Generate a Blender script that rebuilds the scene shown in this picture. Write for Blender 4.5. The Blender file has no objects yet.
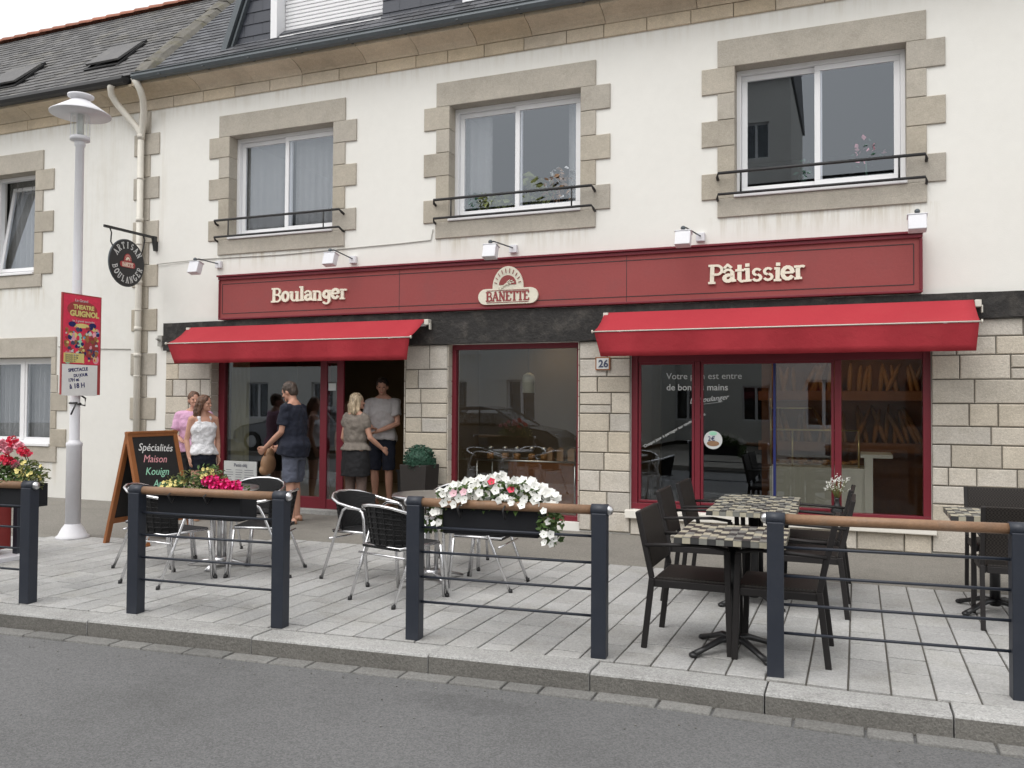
import bpy, math, random
from mathutils import Vector, Matrix, Euler
R = math.radians
random.seed(7)
sc = bpy.context.scene
col = sc.collection

# ------------------------------------------------------------------ camera, sky, sun, exposure
cd = bpy.data.cameras.new("camera"); cam = bpy.data.objects.new("camera", cd); col.objects.link(cam)
F_PX, YAW, PIT, ROL = 852.94, .3842018, .0242616, .0063873
cd.sensor_fit = 'HORIZONTAL'; cd.sensor_width = 36; cd.lens = 36 * F_PX / 1024
cd.clip_start = .05; cd.clip_end = 500
fw = Vector((-math.sin(YAW) * math.cos(PIT), math.cos(YAW) * math.cos(PIT), math.sin(PIT)))
r0 = Vector((math.cos(YAW), math.sin(YAW), 0)); u0 = r0.cross(fw)
rt = r0 * math.cos(ROL) + u0 * math.sin(ROL); up = -r0 * math.sin(ROL) + u0 * math.cos(ROL)
m = Matrix((rt, up, -fw)).transposed().to_4x4(); m.translation = Vector((0, -9.8869, 1.52))
cam.matrix_world = m
sc.camera = cam

SUN_EL, SUN_AZ = R(58), R(200)          # azimuth clockwise from +y: behind the camera, a little to the left
w = bpy.data.worlds.new("World"); sc.world = w; w.use_nodes = True
nt = w.node_tree; nt.nodes.clear()
sky = nt.nodes.new('ShaderNodeTexSky'); sky.sky_type = 'NISHITA'; sky.sun_disc = False
sky.sun_elevation = SUN_EL; sky.sun_rotation = SUN_AZ; sky.air_density = 1.0; sky.dust_density = 6.0; sky.ozone_density = 1.0
hs = nt.nodes.new('ShaderNodeHueSaturation'); hs.inputs['Saturation'].default_value = .22; hs.inputs['Value'].default_value = 1.0
bg = nt.nodes.new('ShaderNodeBackground'); bg.inputs['Strength'].default_value = .15
wo = nt.nodes.new('ShaderNodeOutputWorld')
cl = nt.nodes.new('ShaderNodeMix'); cl.data_type = 'RGBA'; cl.inputs['Factor'].default_value = .6      # even cloud cover over the clear-sky gradient
cl.inputs['B'].default_value = (6.6, 6.6, 6.6, 1)
nt.links.new(sky.outputs[0], hs.inputs['Color']); nt.links.new(hs.outputs[0], cl.inputs['A']); nt.links.new(cl.outputs['Result'], bg.inputs['Color']); nt.links.new(bg.outputs[0], wo.inputs['Surface'])
sl = bpy.data.lights.new("sun", 'SUN'); sl.energy = .5; sl.angle = R(60); sl.color = (1, .98, .95)
so = bpy.data.objects.new("sun", sl); col.objects.link(so)
d = Vector((math.sin(SUN_AZ) * math.cos(SUN_EL), math.cos(SUN_AZ) * math.cos(SUN_EL), math.sin(SUN_EL)))
so.rotation_euler = d.to_track_quat('Z', 'Y').to_euler(); so.location = (-5, -15, 20)
sc.view_settings.view_transform = 'Standard'; sc.view_settings.look = 'None'
sc.view_settings.exposure = 0.60; sc.view_settings.gamma = 1; sc.view_settings.use_curve_mapping = False

# ------------------------------------------------------------------ materials
def ND(nt, t, **k):
    n = nt.nodes.new(t)
    for a, b in k.items(): setattr(n, a, b)
    return n
def mat(name, c, rough=.7, var=.12, sc1=3., sc2=40., bump=0., bsc=60., metal=0., island=0., spec=.5, stain=0., stainc=None, stsc=1.2, streak=False, speck=0., bdist=.01, coat=0., hue=0.):
    M = bpy.data.materials.new(name); M.use_nodes = True; nt = M.node_tree; L = nt.links.new
    b = nt.nodes['Principled BSDF']; b.inputs['Roughness'].default_value = rough; b.inputs['Metallic'].default_value = metal
    b.inputs['Specular IOR Level'].default_value = spec
    if coat: b.inputs['Coat Weight'].default_value = coat
    tc = ND(nt, 'ShaderNodeTexCoord')
    src = tc.outputs['Object']
    def noise(s, det=5., off=0, ro=.6, vec=None):
        n = ND(nt, 'ShaderNodeTexNoise'); n.inputs['Scale'].default_value = s; n.inputs['Detail'].default_value = det; n.inputs['Roughness'].default_value = ro
        L(vec or src, n.inputs['Vector']); return n.outputs['Fac']
    def mth(op, a, bb):
        n = ND(nt, 'ShaderNodeMath', operation=op)
        for i, v in enumerate((a, bb)):
            if isinstance(v, (int, float)): n.inputs[i].default_value = v
            else: L(v, n.inputs[i])
        return n.outputs[0]
    f = 1.0
    if var:
        a = mth('MULTIPLY_ADD', noise(sc1), 2.0 * var * 1.6); nt.nodes[-1].inputs[2].default_value = 1 - var * 1.6
        b2 = mth('MULTIPLY_ADD', noise(sc2), 2.0 * var); nt.nodes[-1].inputs[2].default_value = 1 - var
        f = mth('MULTIPLY', a, b2)
    if speck:
        v = ND(nt, 'ShaderNodeTexVoronoi'); v.inputs['Scale'].default_value = 130; L(src, v.inputs['Vector'])
        sp = ND(nt, 'ShaderNodeSeparateColor'); L(v.outputs['Color'], sp.inputs[0])
        a = mth('MULTIPLY_ADD', sp.outputs[0], 2 * speck); nt.nodes[-1].inputs[2].default_value = 1 - speck
        f = mth('MULTIPLY', f, a)
    if island:
        g = ND(nt, 'ShaderNodeNewGeometry')
        a = mth('MULTIPLY_ADD', g.outputs['Random Per Island'], 2 * island); nt.nodes[-1].inputs[2].default_value = 1 - island
        f = mth('MULTIPLY', f, a)
    cc = ND(nt, 'ShaderNodeRGB'); cc.outputs[0].default_value = (*c, 1); out = cc.outputs[0]
    if hue and island:
        h = ND(nt, 'ShaderNodeHueSaturation'); L(out, h.inputs['Color'])
        wn = ND(nt, 'ShaderNodeTexWhiteNoise', noise_dimensions='1D'); L(g.outputs['Random Per Island'], wn.inputs['W'])
        a = mth('MULTIPLY_ADD', wn.outputs['Value'], 2 * hue); nt.nodes[-1].inputs[2].default_value = 1 - hue
        L(a, h.inputs['Saturation']); out = h.outputs[0]
    if stain:
        mx = ND(nt, 'ShaderNodeMix', data_type='RGBA')
        vec = src
        if streak:
            mp = ND(nt, 'ShaderNodeMapping'); mp.inputs['Scale'].default_value = (5, 5, .5); L(src, mp.inputs['Vector']); vec = mp.outputs[0]
        r_ = ND(nt, 'ShaderNodeMapRange'); r_.inputs['From Min'].default_value = .5; r_.inputs['From Max'].default_value = .78; r_.inputs['To Max'].default_value = stain
        L(noise(stsc, 6., vec=vec, ro=.65), r_.inputs['Value']); L(r_.outputs[0], mx.inputs['Factor'])
        L(out, mx.inputs['A']); mx.inputs['B'].default_value = (*(stainc or tuple(x * .5 for x in c)), 1); out = mx.outputs['Result']
    if not isinstance(f, float):
        vm = ND(nt, 'ShaderNodeVectorMath', operation='SCALE'); L(out, vm.inputs[0]); L(f, vm.inputs['Scale']); out = vm.outputs[0]
    L(out, b.inputs['Base Color'])
    if bump:
        bp = ND(nt, 'ShaderNodeBump'); bp.inputs['Strength'].default_value = bump; bp.inputs['Distance'].default_value = bdist
        L(noise(bsc, 6.), bp.inputs['Height']); L(bp.outputs[0], b.inputs['Normal'])
    return M
def glass(name, tint=(.82, .84, .84), ior=1.75, rough=.0):
    M = bpy.data.materials.new(name); M.use_nodes = True; nt = M.node_tree; nt.nodes.clear(); L = nt.links.new
    o = ND(nt, 'ShaderNodeOutputMaterial'); mx = ND(nt, 'ShaderNodeMixShader'); t = ND(nt, 'ShaderNodeBsdfTransparent'); g = ND(nt, 'ShaderNodeBsdfGlossy')
    fr = ND(nt, 'ShaderNodeFresnel'); fr.inputs['IOR'].default_value = ior
    t.inputs[0].default_value = (*tint, 1); g.inputs['Roughness'].default_value = rough; g.inputs[0].default_value = (.86, .93, 1, 1)
    tc = ND(nt, 'ShaderNodeTexCoord'); n = ND(nt, 'ShaderNodeTexNoise'); n.inputs['Scale'].default_value = .7; n.inputs['Detail'].default_value = 0; L(tc.outputs['Object'], n.inputs['Vector'])
    bp = ND(nt, 'ShaderNodeBump'); bp.inputs['Strength'].default_value = .10; bp.inputs['Distance'].default_value = .02; L(n.outputs['Fac'], bp.inputs['Height']); L(bp.outputs[0], g.inputs['Normal'])
    ge = ND(nt, 'ShaderNodeNewGeometry'); iv = ND(nt, 'ShaderNodeMath', operation='SUBTRACT'); iv.inputs[0].default_value = 1; L(ge.outputs['Backfacing'], iv.inputs[1])
    ml = ND(nt, 'ShaderNodeMath', operation='MULTIPLY'); L(iv.outputs[0], ml.inputs[0]); L(fr.outputs[0], ml.inputs[1])
    L(ml.outputs[0], mx.inputs[0]); L(t.outputs[0], mx.inputs[1]); L(g.outputs[0], mx.inputs[2]); L(mx.outputs[0], o.inputs[0])
    return M
def weave(name, c, s=70., lum=.5):
    M = mat(name, c, .55, .1); nt = M.node_tree; L = nt.links.new; b = nt.nodes['Principled BSDF']
    tc = ND(nt, 'ShaderNodeTexCoord'); w1 = ND(nt, 'ShaderNodeTexChecker'); w1.inputs['Scale'].default_value = s; L(tc.outputs['Object'], w1.inputs[0])
    w1.inputs[1].default_value = (*[x * 1.2 for x in c], 1); w1.inputs[2].default_value = (*[x * .4 for x in c], 1); b.inputs['Specular IOR Level'].default_value = .25
    L(w1.outputs[0], b.inputs['Base Color'])
    bp = ND(nt, 'ShaderNodeBump'); bp.inputs['Strength'].default_value = .8; bp.inputs['Distance'].default_value = .004; L(w1.outputs['Fac'], bp.inputs['Height']); L(bp.outputs[0], b.inputs['Normal'])
    return M
K = {}
K['render'] = mat('white_render', (.785, .772, .728), .9, .035, .7, 9., .35, 90., stain=.14, stainc=(.64, .60, .52), stsc=1.0, bdist=.004)
K['render2'] = mat('old_white_render', (.74, .73, .69), .9, .045, .7, 9., .4, 90., stain=.26, stainc=(.52, .49, .43), stsc=1.1, bdist=.004)
K['granite'] = mat('window_granite', (.42, .382, .32), .85, .14, 2.0, 25., .8, 70., island=.08, stain=.6, stainc=(.29, .26, .21), stsc=3.0, speck=.09, bdist=.005, hue=.15)
K['cornice'] = mat('cornice_stone', (.56, .475, .36), .85, .12, 1.4, 20., .6, 90., island=.07, stain=.6, stainc=(.36, .30, .22), stsc=3.2, speck=.1, bdist=.005, hue=.15)
K['ashlar'] = mat('pale_ashlar', (.52, .475, .405), .85, .13, 2.6, 30., 1.0, 45., island=.14, stain=.5, stainc=(.36, .32, .25), stsc=4.0, speck=.12, bdist=.006, hue=.3)
K['mortar'] = mat('mortar', (.13, .12, .10), .95, .15)
K['timber'] = mat('dark_timber', (.024, .022, .021), .8, .35, 3., 60., 1.0, 18., stain=.7, stainc=(.085, .075, .065), stsc=6., bdist=.02)
K['red'] = mat('fascia_red', (.285, .056, .054), .7, .09, 1.2, 30., .2, 30., stain=.5, stainc=(.19, .055, .055), stsc=2.4)
K['reddark'] = mat('frame_red', (.17, .014, .026), .4, .07)
K['awning'] = mat('awning_canvas', (.395, .040, .052), .9, .08, spec=.15, sc1=1.5, sc2=200., bump=.5, bsc=7., bdist=.02, stain=.5, stainc=(.36, .05, .055), stsc=3.)#, 1.5, 200., .5, 7., bdist=.02, stain=.5, stainc=(.34, .06, .06), stsc=3.)
K['white'] = mat('white_pvc', (.80, .80, .81), .35, .02)
K['whitepaint'] = mat('white_paint', (.70, .70, .73), .5, .05, stain=.15, stainc=(.6, .58, .55), stsc=5)
K['sillwhite'] = mat('sill_paint', (.80, .77, .70), .7, .05, 3, 30, .3, 60, stain=.25, stainc=(.5, .46, .4), stsc=4)
K['iron'] = mat('black_iron', (.018, .018, .019), .5, .15)
K['slate'] = mat('slate', (.075, .078, .088), .55, .2, 4, 50, .4, 60, island=.35, stain=.25, stainc=(.16, .155, .13), stsc=2.5)
K['slate2'] = mat('aged_slate', (.10, .098, .098), .65, .2, 4, 50, .4, 60, island=.3, stain=.5, stainc=(.19, .175, .13), stsc=2.)
K['slatewall'] = mat('slate_cladding', (.045, .05, .065), .5, .12, 3, 40, .2, 50, island=.12)
K['zinc'] = mat('zinc', (.10, .115, .125), .5, .15, 3, 30, metal=.3)
K['moss'] = mat('mossy_stone', (.15, .142, .125), .95, .25, 5, 30, .8, 30, stain=.7, stainc=(.12, .11, .045), stsc=7)
K['terra'] = mat('terracotta', (.30, .115, .07), .8, .2, 5, 30, .3, 40, island=.2)
K['glass'] = glass('window_glass')
K['glassup'] = glass('upper_window_glass', (.93, .94, .96), ior=2.15)
K['shopglass'] = glass('shop_glass', (.85, .86, .84), 2.15)
K['clear'] = glass('thin_glass', (.95, .96, .95), 1.3)
K['curtain'] = mat('net_curtain', (.55, .55, .53), .9, .06)
_n = K['curtain'].node_tree; _t = _n.nodes.new('ShaderNodeBsdfTransparent'); _m = _n.nodes.new('ShaderNodeMixShader'); _m.inputs[0].default_value = .32
_n.links.new(_t.outputs[0], _m.inputs[1]); _n.links.new(_n.nodes['Principled BSDF'].outputs[0], _m.inputs[2]); _n.links.new(_m.outputs[0], _n.nodes['Material Output'].inputs[0])
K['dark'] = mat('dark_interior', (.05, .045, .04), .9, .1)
K['intwall'] = mat('interior_wall', (.17, .13, .08), .9, .1)
K['intwhite'] = mat('interior_white', (.5, .48, .42), .8, .08)
K['olive'] = mat('olive_wall', (.22, .20, .11), .9, .08)
K['tilefloor'] = mat('shop_floor', (.22, .19, .15), .5, .1)
K['asphalt'] = mat('asphalt', (.143, .143, .143), .85, .14, .5, 45., 1.0, 160., stain=.6, stainc=(.082, .082, .08), stsc=.9, speck=.26, bdist=.006)
K['damp'] = mat('damp_asphalt', (.098, .098, .098), .8, .12, 2., 45., 1.0, 160., speck=.26, bdist=.006)
K['path'] = mat('worn_asphalt', (.215, .202, .178), .92, .12, 1.0, 45., .9, 150., stain=.4, stainc=(.12, .11, .095), stsc=1.6, speck=.25, bdist=.005)
K['paver'] = mat('paver', (.385, .382, .372), .85, .16, .9, 30., .9, 60., island=.10, stain=.8, stainc=(.29, .28, .25), stsc=2.9, speck=.16, bdist=.006, hue=.25)
K['joint'] = mat('sand_joint', (.12, .112, .098), .95, .2)
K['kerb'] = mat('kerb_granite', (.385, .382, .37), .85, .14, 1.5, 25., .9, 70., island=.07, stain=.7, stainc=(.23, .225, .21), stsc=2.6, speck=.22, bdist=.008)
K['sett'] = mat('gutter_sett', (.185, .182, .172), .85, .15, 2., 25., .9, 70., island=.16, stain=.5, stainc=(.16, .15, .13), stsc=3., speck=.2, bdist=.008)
K['kerbface'] = mat('shaded_grimy_kerb_face', (.17, .163, .148), .9, .18, 1.5, 25., .9, 60., island=.06, stain=.7, stainc=(.10, .095, .085), stsc=3., speck=.2, bdist=.008)  # grime and the face's weaker sky light both put into the darker colour
K['postblue'] = mat('anthracite_paint', (.021, .026, .038), .45, .12, 5, 50, stain=.15, stainc=(.09, .09, .1), stsc=6)
K['wood'] = mat('rail_wood', (.26, .15, .085), .5, .25, 6, 60, .3, 60, stain=.85, stainc=(.20, .155, .115), stsc=5)
K['steel'] = mat('brushed_steel', (.62, .62, .63), .28, .06, metal=1.)
K['alu'] = mat('polished_aluminium', (.75, .75, .76), .25, .05, metal=1.)
K['blackweave'] = weave('black_weave', (.022, .022, .023), 75)
K['brownweave'] = weave('brown_weave', (.030, .025, .022), 90)
K['brownframe'] = mat('dark_resin', (.020, .018, .018), .55, .1, spec=.3)
K['blackmetal'] = mat('black_cast_metal', (.012, .012, .013), .4, .1)
K['t_light'] = mat('tile_cream', (.42, .39, .30), .35, .15)
K['t_grey'] = mat('tile_grey', (.21, .21, .19), .35, .15)
K['t_dark'] = mat('tile_dark', (.05, .05, .05), .35, .15)
K['planter'] = mat('black_planter', (.013, .014, .017), .7, .1, spec=.3)
K['browncube'] = mat('taupe_planter', (.028, .024, .022), .7, .1, spec=.3)
K['soil'] = mat('soil', (.04, .03, .02), .95, .3)
K['leaf'] = mat('leaf_green', (.065, .12, .028), .6, .2, 8, 60, island=.35)
K['leafy'] = mat('leaf_yellowgreen', (.15, .17, .05), .6, .2, 8, 60, island=.35)
K['leafdark'] = mat('leaf_dark', (.022, .075, .045), .6, .2, 8, 60, island=.4)
K['petalw'] = mat('petal_white', (.82, .82, .78), .6, .04)
K['petaly'] = mat('petal_yellow', (.72, .62, .22), .6, .1)
K['petalp'] = mat('petal_magenta', (.75, .02, .20), .6, .15, 20, 90, island=.2)
K['petalr'] = mat('petal_red', (.68, .035, .085), .6, .15, 20, 90, island=.2)
K['petalpale'] = mat('petal_pale_pink', (.72, .45, .50), .6, .15)
K['skyblue'] = mat('sky_blue_ink', (.12, .40, .62), .6, .05)
K['petalpink'] = mat('petal_pink', (.78, .35, .42), .6, .15, 20, 90, island=.2)
K['letter'] = mat('cream_letter', (.80, .75, .62), .5, .05)
K['logo'] = mat('logo_cream', (.74, .70, .58), .5, .06)
K['chalkboard'] = mat('chalkboard', (.014, .014, .014), .7, .2, stain=.2, stainc=(.04, .04, .04), stsc=4)
K['frameoak'] = mat('varnished_wood', (.30, .11, .035), .45, .2, 8, 60)
K['chalk'] = mat('chalk_white', (.8, .8, .78), .9, .05)
K['chalkr'] = mat('chalk_pink', (.75, .35, .38), .9, .05)
K['chalkg'] = mat('chalk_green', (.35, .7, .5), .9, .05)
K['paperw'] = mat('paper', (.62, .64, .63), .7, .04)
K['ink'] = mat('ink', (.06, .07, .12), .8, .1)
K['bluepaint'] = mat('blue_paint', (.012, .02, .12), .45, .08)
K['skin'] = mat('skin', (.50, .27, .19), .55, .06, 10, 80)
K['hairb'] = mat('brown_hair', (.10, .048, .026), .55, .3, 12, 120, .8, 120)
K['haird'] = mat('dark_hair', (.022, .014, .011), .5, .3, 12, 120, .8, 120)
K['hairg'] = mat('grey_brown_hair', (.06, .042, .032), .6, .3, 20, 120, .8, 120)
K['hairblond'] = mat('blond_hair', (.42, .33, .22), .5, .3, 12, 120, .8, 120, island=.2)
K['navy'] = mat('navy_cotton', (.010, .013, .026), .9, .1, 6, 60, .5, 9, bdist=.05)
K['greyshort'] = mat('grey_blue_cotton', (.085, .095, .13), .9, .12, 6, 60, .8, 10, bdist=.05)
K['pinkc'] = mat('pink_cotton', (.62, .36, .52), .9, .08, 6, 60, .5, 9, bdist=.05)
K['whitec'] = mat('white_cotton', (.74, .74, .76), .9, .05, 6, 60, .8, 9, bdist=.05)
K['taupec'] = mat('taupe_knit', (.19, .165, .14), .9, .2, 10, 140, .6, 9, bdist=.05)
K['blackc'] = mat('black_cotton', (.012, .012, .014), .9, .1, 6, 60, .5, 9, bdist=.05)
K['patternc'] = mat('mottled_brown_cotton', (.15, .105, .09), .9, .3, 14, 60, .4, 9, bdist=.05)
K['greyt'] = mat('pale_grey_cotton', (.45, .43, .43), .9, .08, 6, 60, .5, 9, bdist=.05)
K['leather'] = mat('tan_leather', (.28, .16, .085), .6, .2)
K['crust'] = mat('bread_crust', (.33, .15, .05), .6, .3, 12, 60, .4, 40, island=.3)
K['brass'] = mat('brass', (.6, .45, .2), .35, .05, metal=1.)
K['lampshade'] = mat('pendant_white', (.75, .72, .62), .7, .03)
K['bin'] = mat('red_plastic', (.22, .025, .022), .5, .1)
K['cable'] = mat('grey_cable', (.35, .34, .31), .7, .1)
K['pipe'] = mat('painted_pipe', (.66, .63, .56), .5, .06, stain=.3, stainc=(.45, .42, .36), stsc=4)
K['glow'] = mat('lamp_glow', (.9, .8, .6), .5, 0.); K['glow'].node_tree.nodes['Principled BSDF'].inputs['Emission Color'].default_value = (1, .75, .45, 1); K['glow'].node_tree.nodes['Principled BSDF'].inputs['Emission Strength'].default_value = 4
K['copper'] = mat('dirty_red', (.35, .05, .05), .7, .2)

def grime(M, zones, c=(.50, .44, .33)):
    """rain streaks of their own shape: zones = (x0, x1, z_top, length, strength)"""
    nt = M.node_tree; L = nt.links.new; b = nt.nodes['Principled BSDF']; src = b.inputs['Base Color'].links[0].from_socket
    tc = ND(nt, 'ShaderNodeTexCoord'); ge = ND(nt, 'ShaderNodeNewGeometry'); sp = ND(nt, 'ShaderNodeSeparateXYZ'); L(ge.outputs['Position'], sp.inputs[0])
    mp = ND(nt, 'ShaderNodeMapping'); mp.inputs['Scale'].default_value = (9, 1, .7); L(ge.outputs['Position'], mp.inputs['Vector'])
    n = ND(nt, 'ShaderNodeTexNoise'); n.inputs['Scale'].default_value = 1.; n.inputs['Detail'].default_value = 5; n.inputs['Roughness'].default_value = .7; L(mp.outputs[0], n.inputs['Vector'])
    r = ND(nt, 'ShaderNodeMapRange'); r.inputs['From Min'].default_value = .46; r.inputs['From Max'].default_value = .72; L(n.outputs['Fac'], r.inputs['Value'])
    def mr(v, a, b_, c_, d_):
        q = ND(nt, 'ShaderNodeMapRange'); q.interpolation_type = 'SMOOTHSTEP'
        for k, x in zip(('From Min', 'From Max', 'To Min', 'To Max'), (a, b_, c_, d_)): q.inputs[k].default_value = x
        L(v, q.inputs['Value']); return q.outputs[0]
    def mul(a, b_, op='MULTIPLY'):
        q = ND(nt, 'ShaderNodeMath', operation=op)
        for i, v in enumerate((a, b_)):
            if isinstance(v, (int, float)): q.inputs[i].default_value = v
            else: L(v, q.inputs[i])
        return q.outputs[0]
    tot = None
    for x0, x1, zt, ln, st in zones:
        a = mul(mr(sp.outputs['X'], x0 - .05, x0 + .08, 0, 1), mr(sp.outputs['X'], x1 - .08, x1 + .05, 1, 0))
        a = mul(a, mul(mr(sp.outputs['Z'], zt - ln, zt, 0, 1), mr(sp.outputs['Z'], zt, zt + .02, 1, 0))); a = mul(a, st); tot = a if tot is None else mul(tot, a, 'ADD')
    f = mul(tot, r.outputs[0]); mx = ND(nt, 'ShaderNodeMix', data_type='RGBA'); L(f, mx.inputs['Factor']); L(src, mx.inputs['A']); mx.inputs['B'].default_value = (*c, 1); L(mx.outputs['Result'], b.inputs['Base Color'])
grime(K['render'], [(-8.7, -6.4, 3.67, .32, .75), (-5.15, -2.85, 3.67, .32, .8), (-1.55, .8, 3.67, .34, .85), (-10, 4.2, 5.97, .30, .4), (-9.78, -9.6, 5.9, 5., .35), (-9.8, -8.6, .9, .9, .0)])
grime(K['render2'], [(-13.7, -12.1, 3.38, .5, .8), (-13.7, -11.7, .56, .5, .7), (-18, -10, 5.97, .35, .5), (-11.6, -10.1, 5.9, 5.2, .25)])
def damp_spot(M, c, rx, ry, k):
    nt = M.node_tree; L = nt.links.new; b = nt.nodes['Principled BSDF']; src = b.inputs['Base Color'].links[0].from_socket; ge = ND(nt, 'ShaderNodeNewGeometry')
    mp = ND(nt, 'ShaderNodeMapping', vector_type='TEXTURE'); mp.inputs['Location'].default_value = (*c, 0); mp.inputs['Scale'].default_value = (rx, ry, 100); L(ge.outputs['Position'], mp.inputs['Vector'])
    ln = ND(nt, 'ShaderNodeVectorMath', operation='LENGTH'); L(mp.outputs[0], ln.inputs[0]); n = ND(nt, 'ShaderNodeTexNoise'); n.inputs['Scale'].default_value = 9; n.inputs['Detail'].default_value = 4; L(ge.outputs['Position'], n.inputs['Vector'])
    ad = ND(nt, 'ShaderNodeMath', operation='MULTIPLY_ADD'); L(n.outputs['Fac'], ad.inputs[0]); ad.inputs[1].default_value = 1.2; L(ln.outputs['Value'], ad.inputs[2])
    r = ND(nt, 'ShaderNodeMapRange'); r.interpolation_type = 'SMOOTHSTEP'; r.inputs['From Min'].default_value = 1.25; r.inputs['From Max'].default_value = 1.7; r.inputs['To Min'].default_value = k; r.inputs['To Max'].default_value = 1; L(ad.outputs[0], r.inputs['Value'])
    vm = ND(nt, 'ShaderNodeVectorMath', operation='SCALE'); L(src, vm.inputs[0]); L(r.outputs[0], vm.inputs['Scale']); L(vm.outputs[0], b.inputs['Base Color'])
damp_spot(K['asphalt'], (-2.0, -5.60), .42, .15, .86); damp_spot(K['asphalt'], (-4.6, -7.2), 1.3, .10, .9); damp_spot(K['path'], (-6.6, -1.0), .7, .4, .85)
damp_spot(K['paver'], (-4.55, -4.75), .5, .25, .82); damp_spot(K['paver'], (-2.4, -4.2), .6, .3, .88); damp_spot(K['paver'], (-.7, -4.4), .55, .45, .86)
def strands(M, s=(70, 70, 5)):
    nt = M.node_tree; L = nt.links.new; tc = ND(nt, 'ShaderNodeTexCoord'); mp = ND(nt, 'ShaderNodeMapping'); mp.inputs['Scale'].default_value = s; L(tc.outputs['Object'], mp.inputs['Vector'])
    n = ND(nt, 'ShaderNodeTexNoise'); n.inputs['Scale'].default_value = 1; n.inputs['Detail'].default_value = 3; L(mp.outputs[0], n.inputs['Vector'])
    b = nt.nodes['Principled BSDF']; src = b.inputs['Base Color'].links[0].from_socket; vm = ND(nt, 'ShaderNodeVectorMath', operation='SCALE'); r = ND(nt, 'ShaderNodeMapRange'); r.inputs['From Min'].default_value = .3; r.inputs['From Max'].default_value = .7; r.inputs['To Min'].default_value = .35; r.inputs['To Max'].default_value = 1.7
    L(n.outputs['Fac'], r.inputs['Value']); L(src, vm.inputs[0]); L(r.outputs[0], vm.inputs['Scale']); L(vm.outputs[0], b.inputs['Base Color'])
    bp = ND(nt, 'ShaderNodeBump'); bp.inputs['Strength'].default_value = 1; bp.inputs['Distance'].default_value = .01; L(n.outputs['Fac'], bp.inputs['Height']); L(bp.outputs[0], b.inputs['Normal'])
for q_ in ('hairb', 'haird', 'hairg', 'hairblond'): strands(K[q_])
FOLD = bpy.data.textures.new('folds', 'CLOUDS'); FOLD.noise_scale = .11; FOLD.noise_depth = 1
LOCK = bpy.data.textures.new('locks', 'CLOUDS'); LOCK.noise_scale = .035; LOCK.noise_depth = 2

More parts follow.
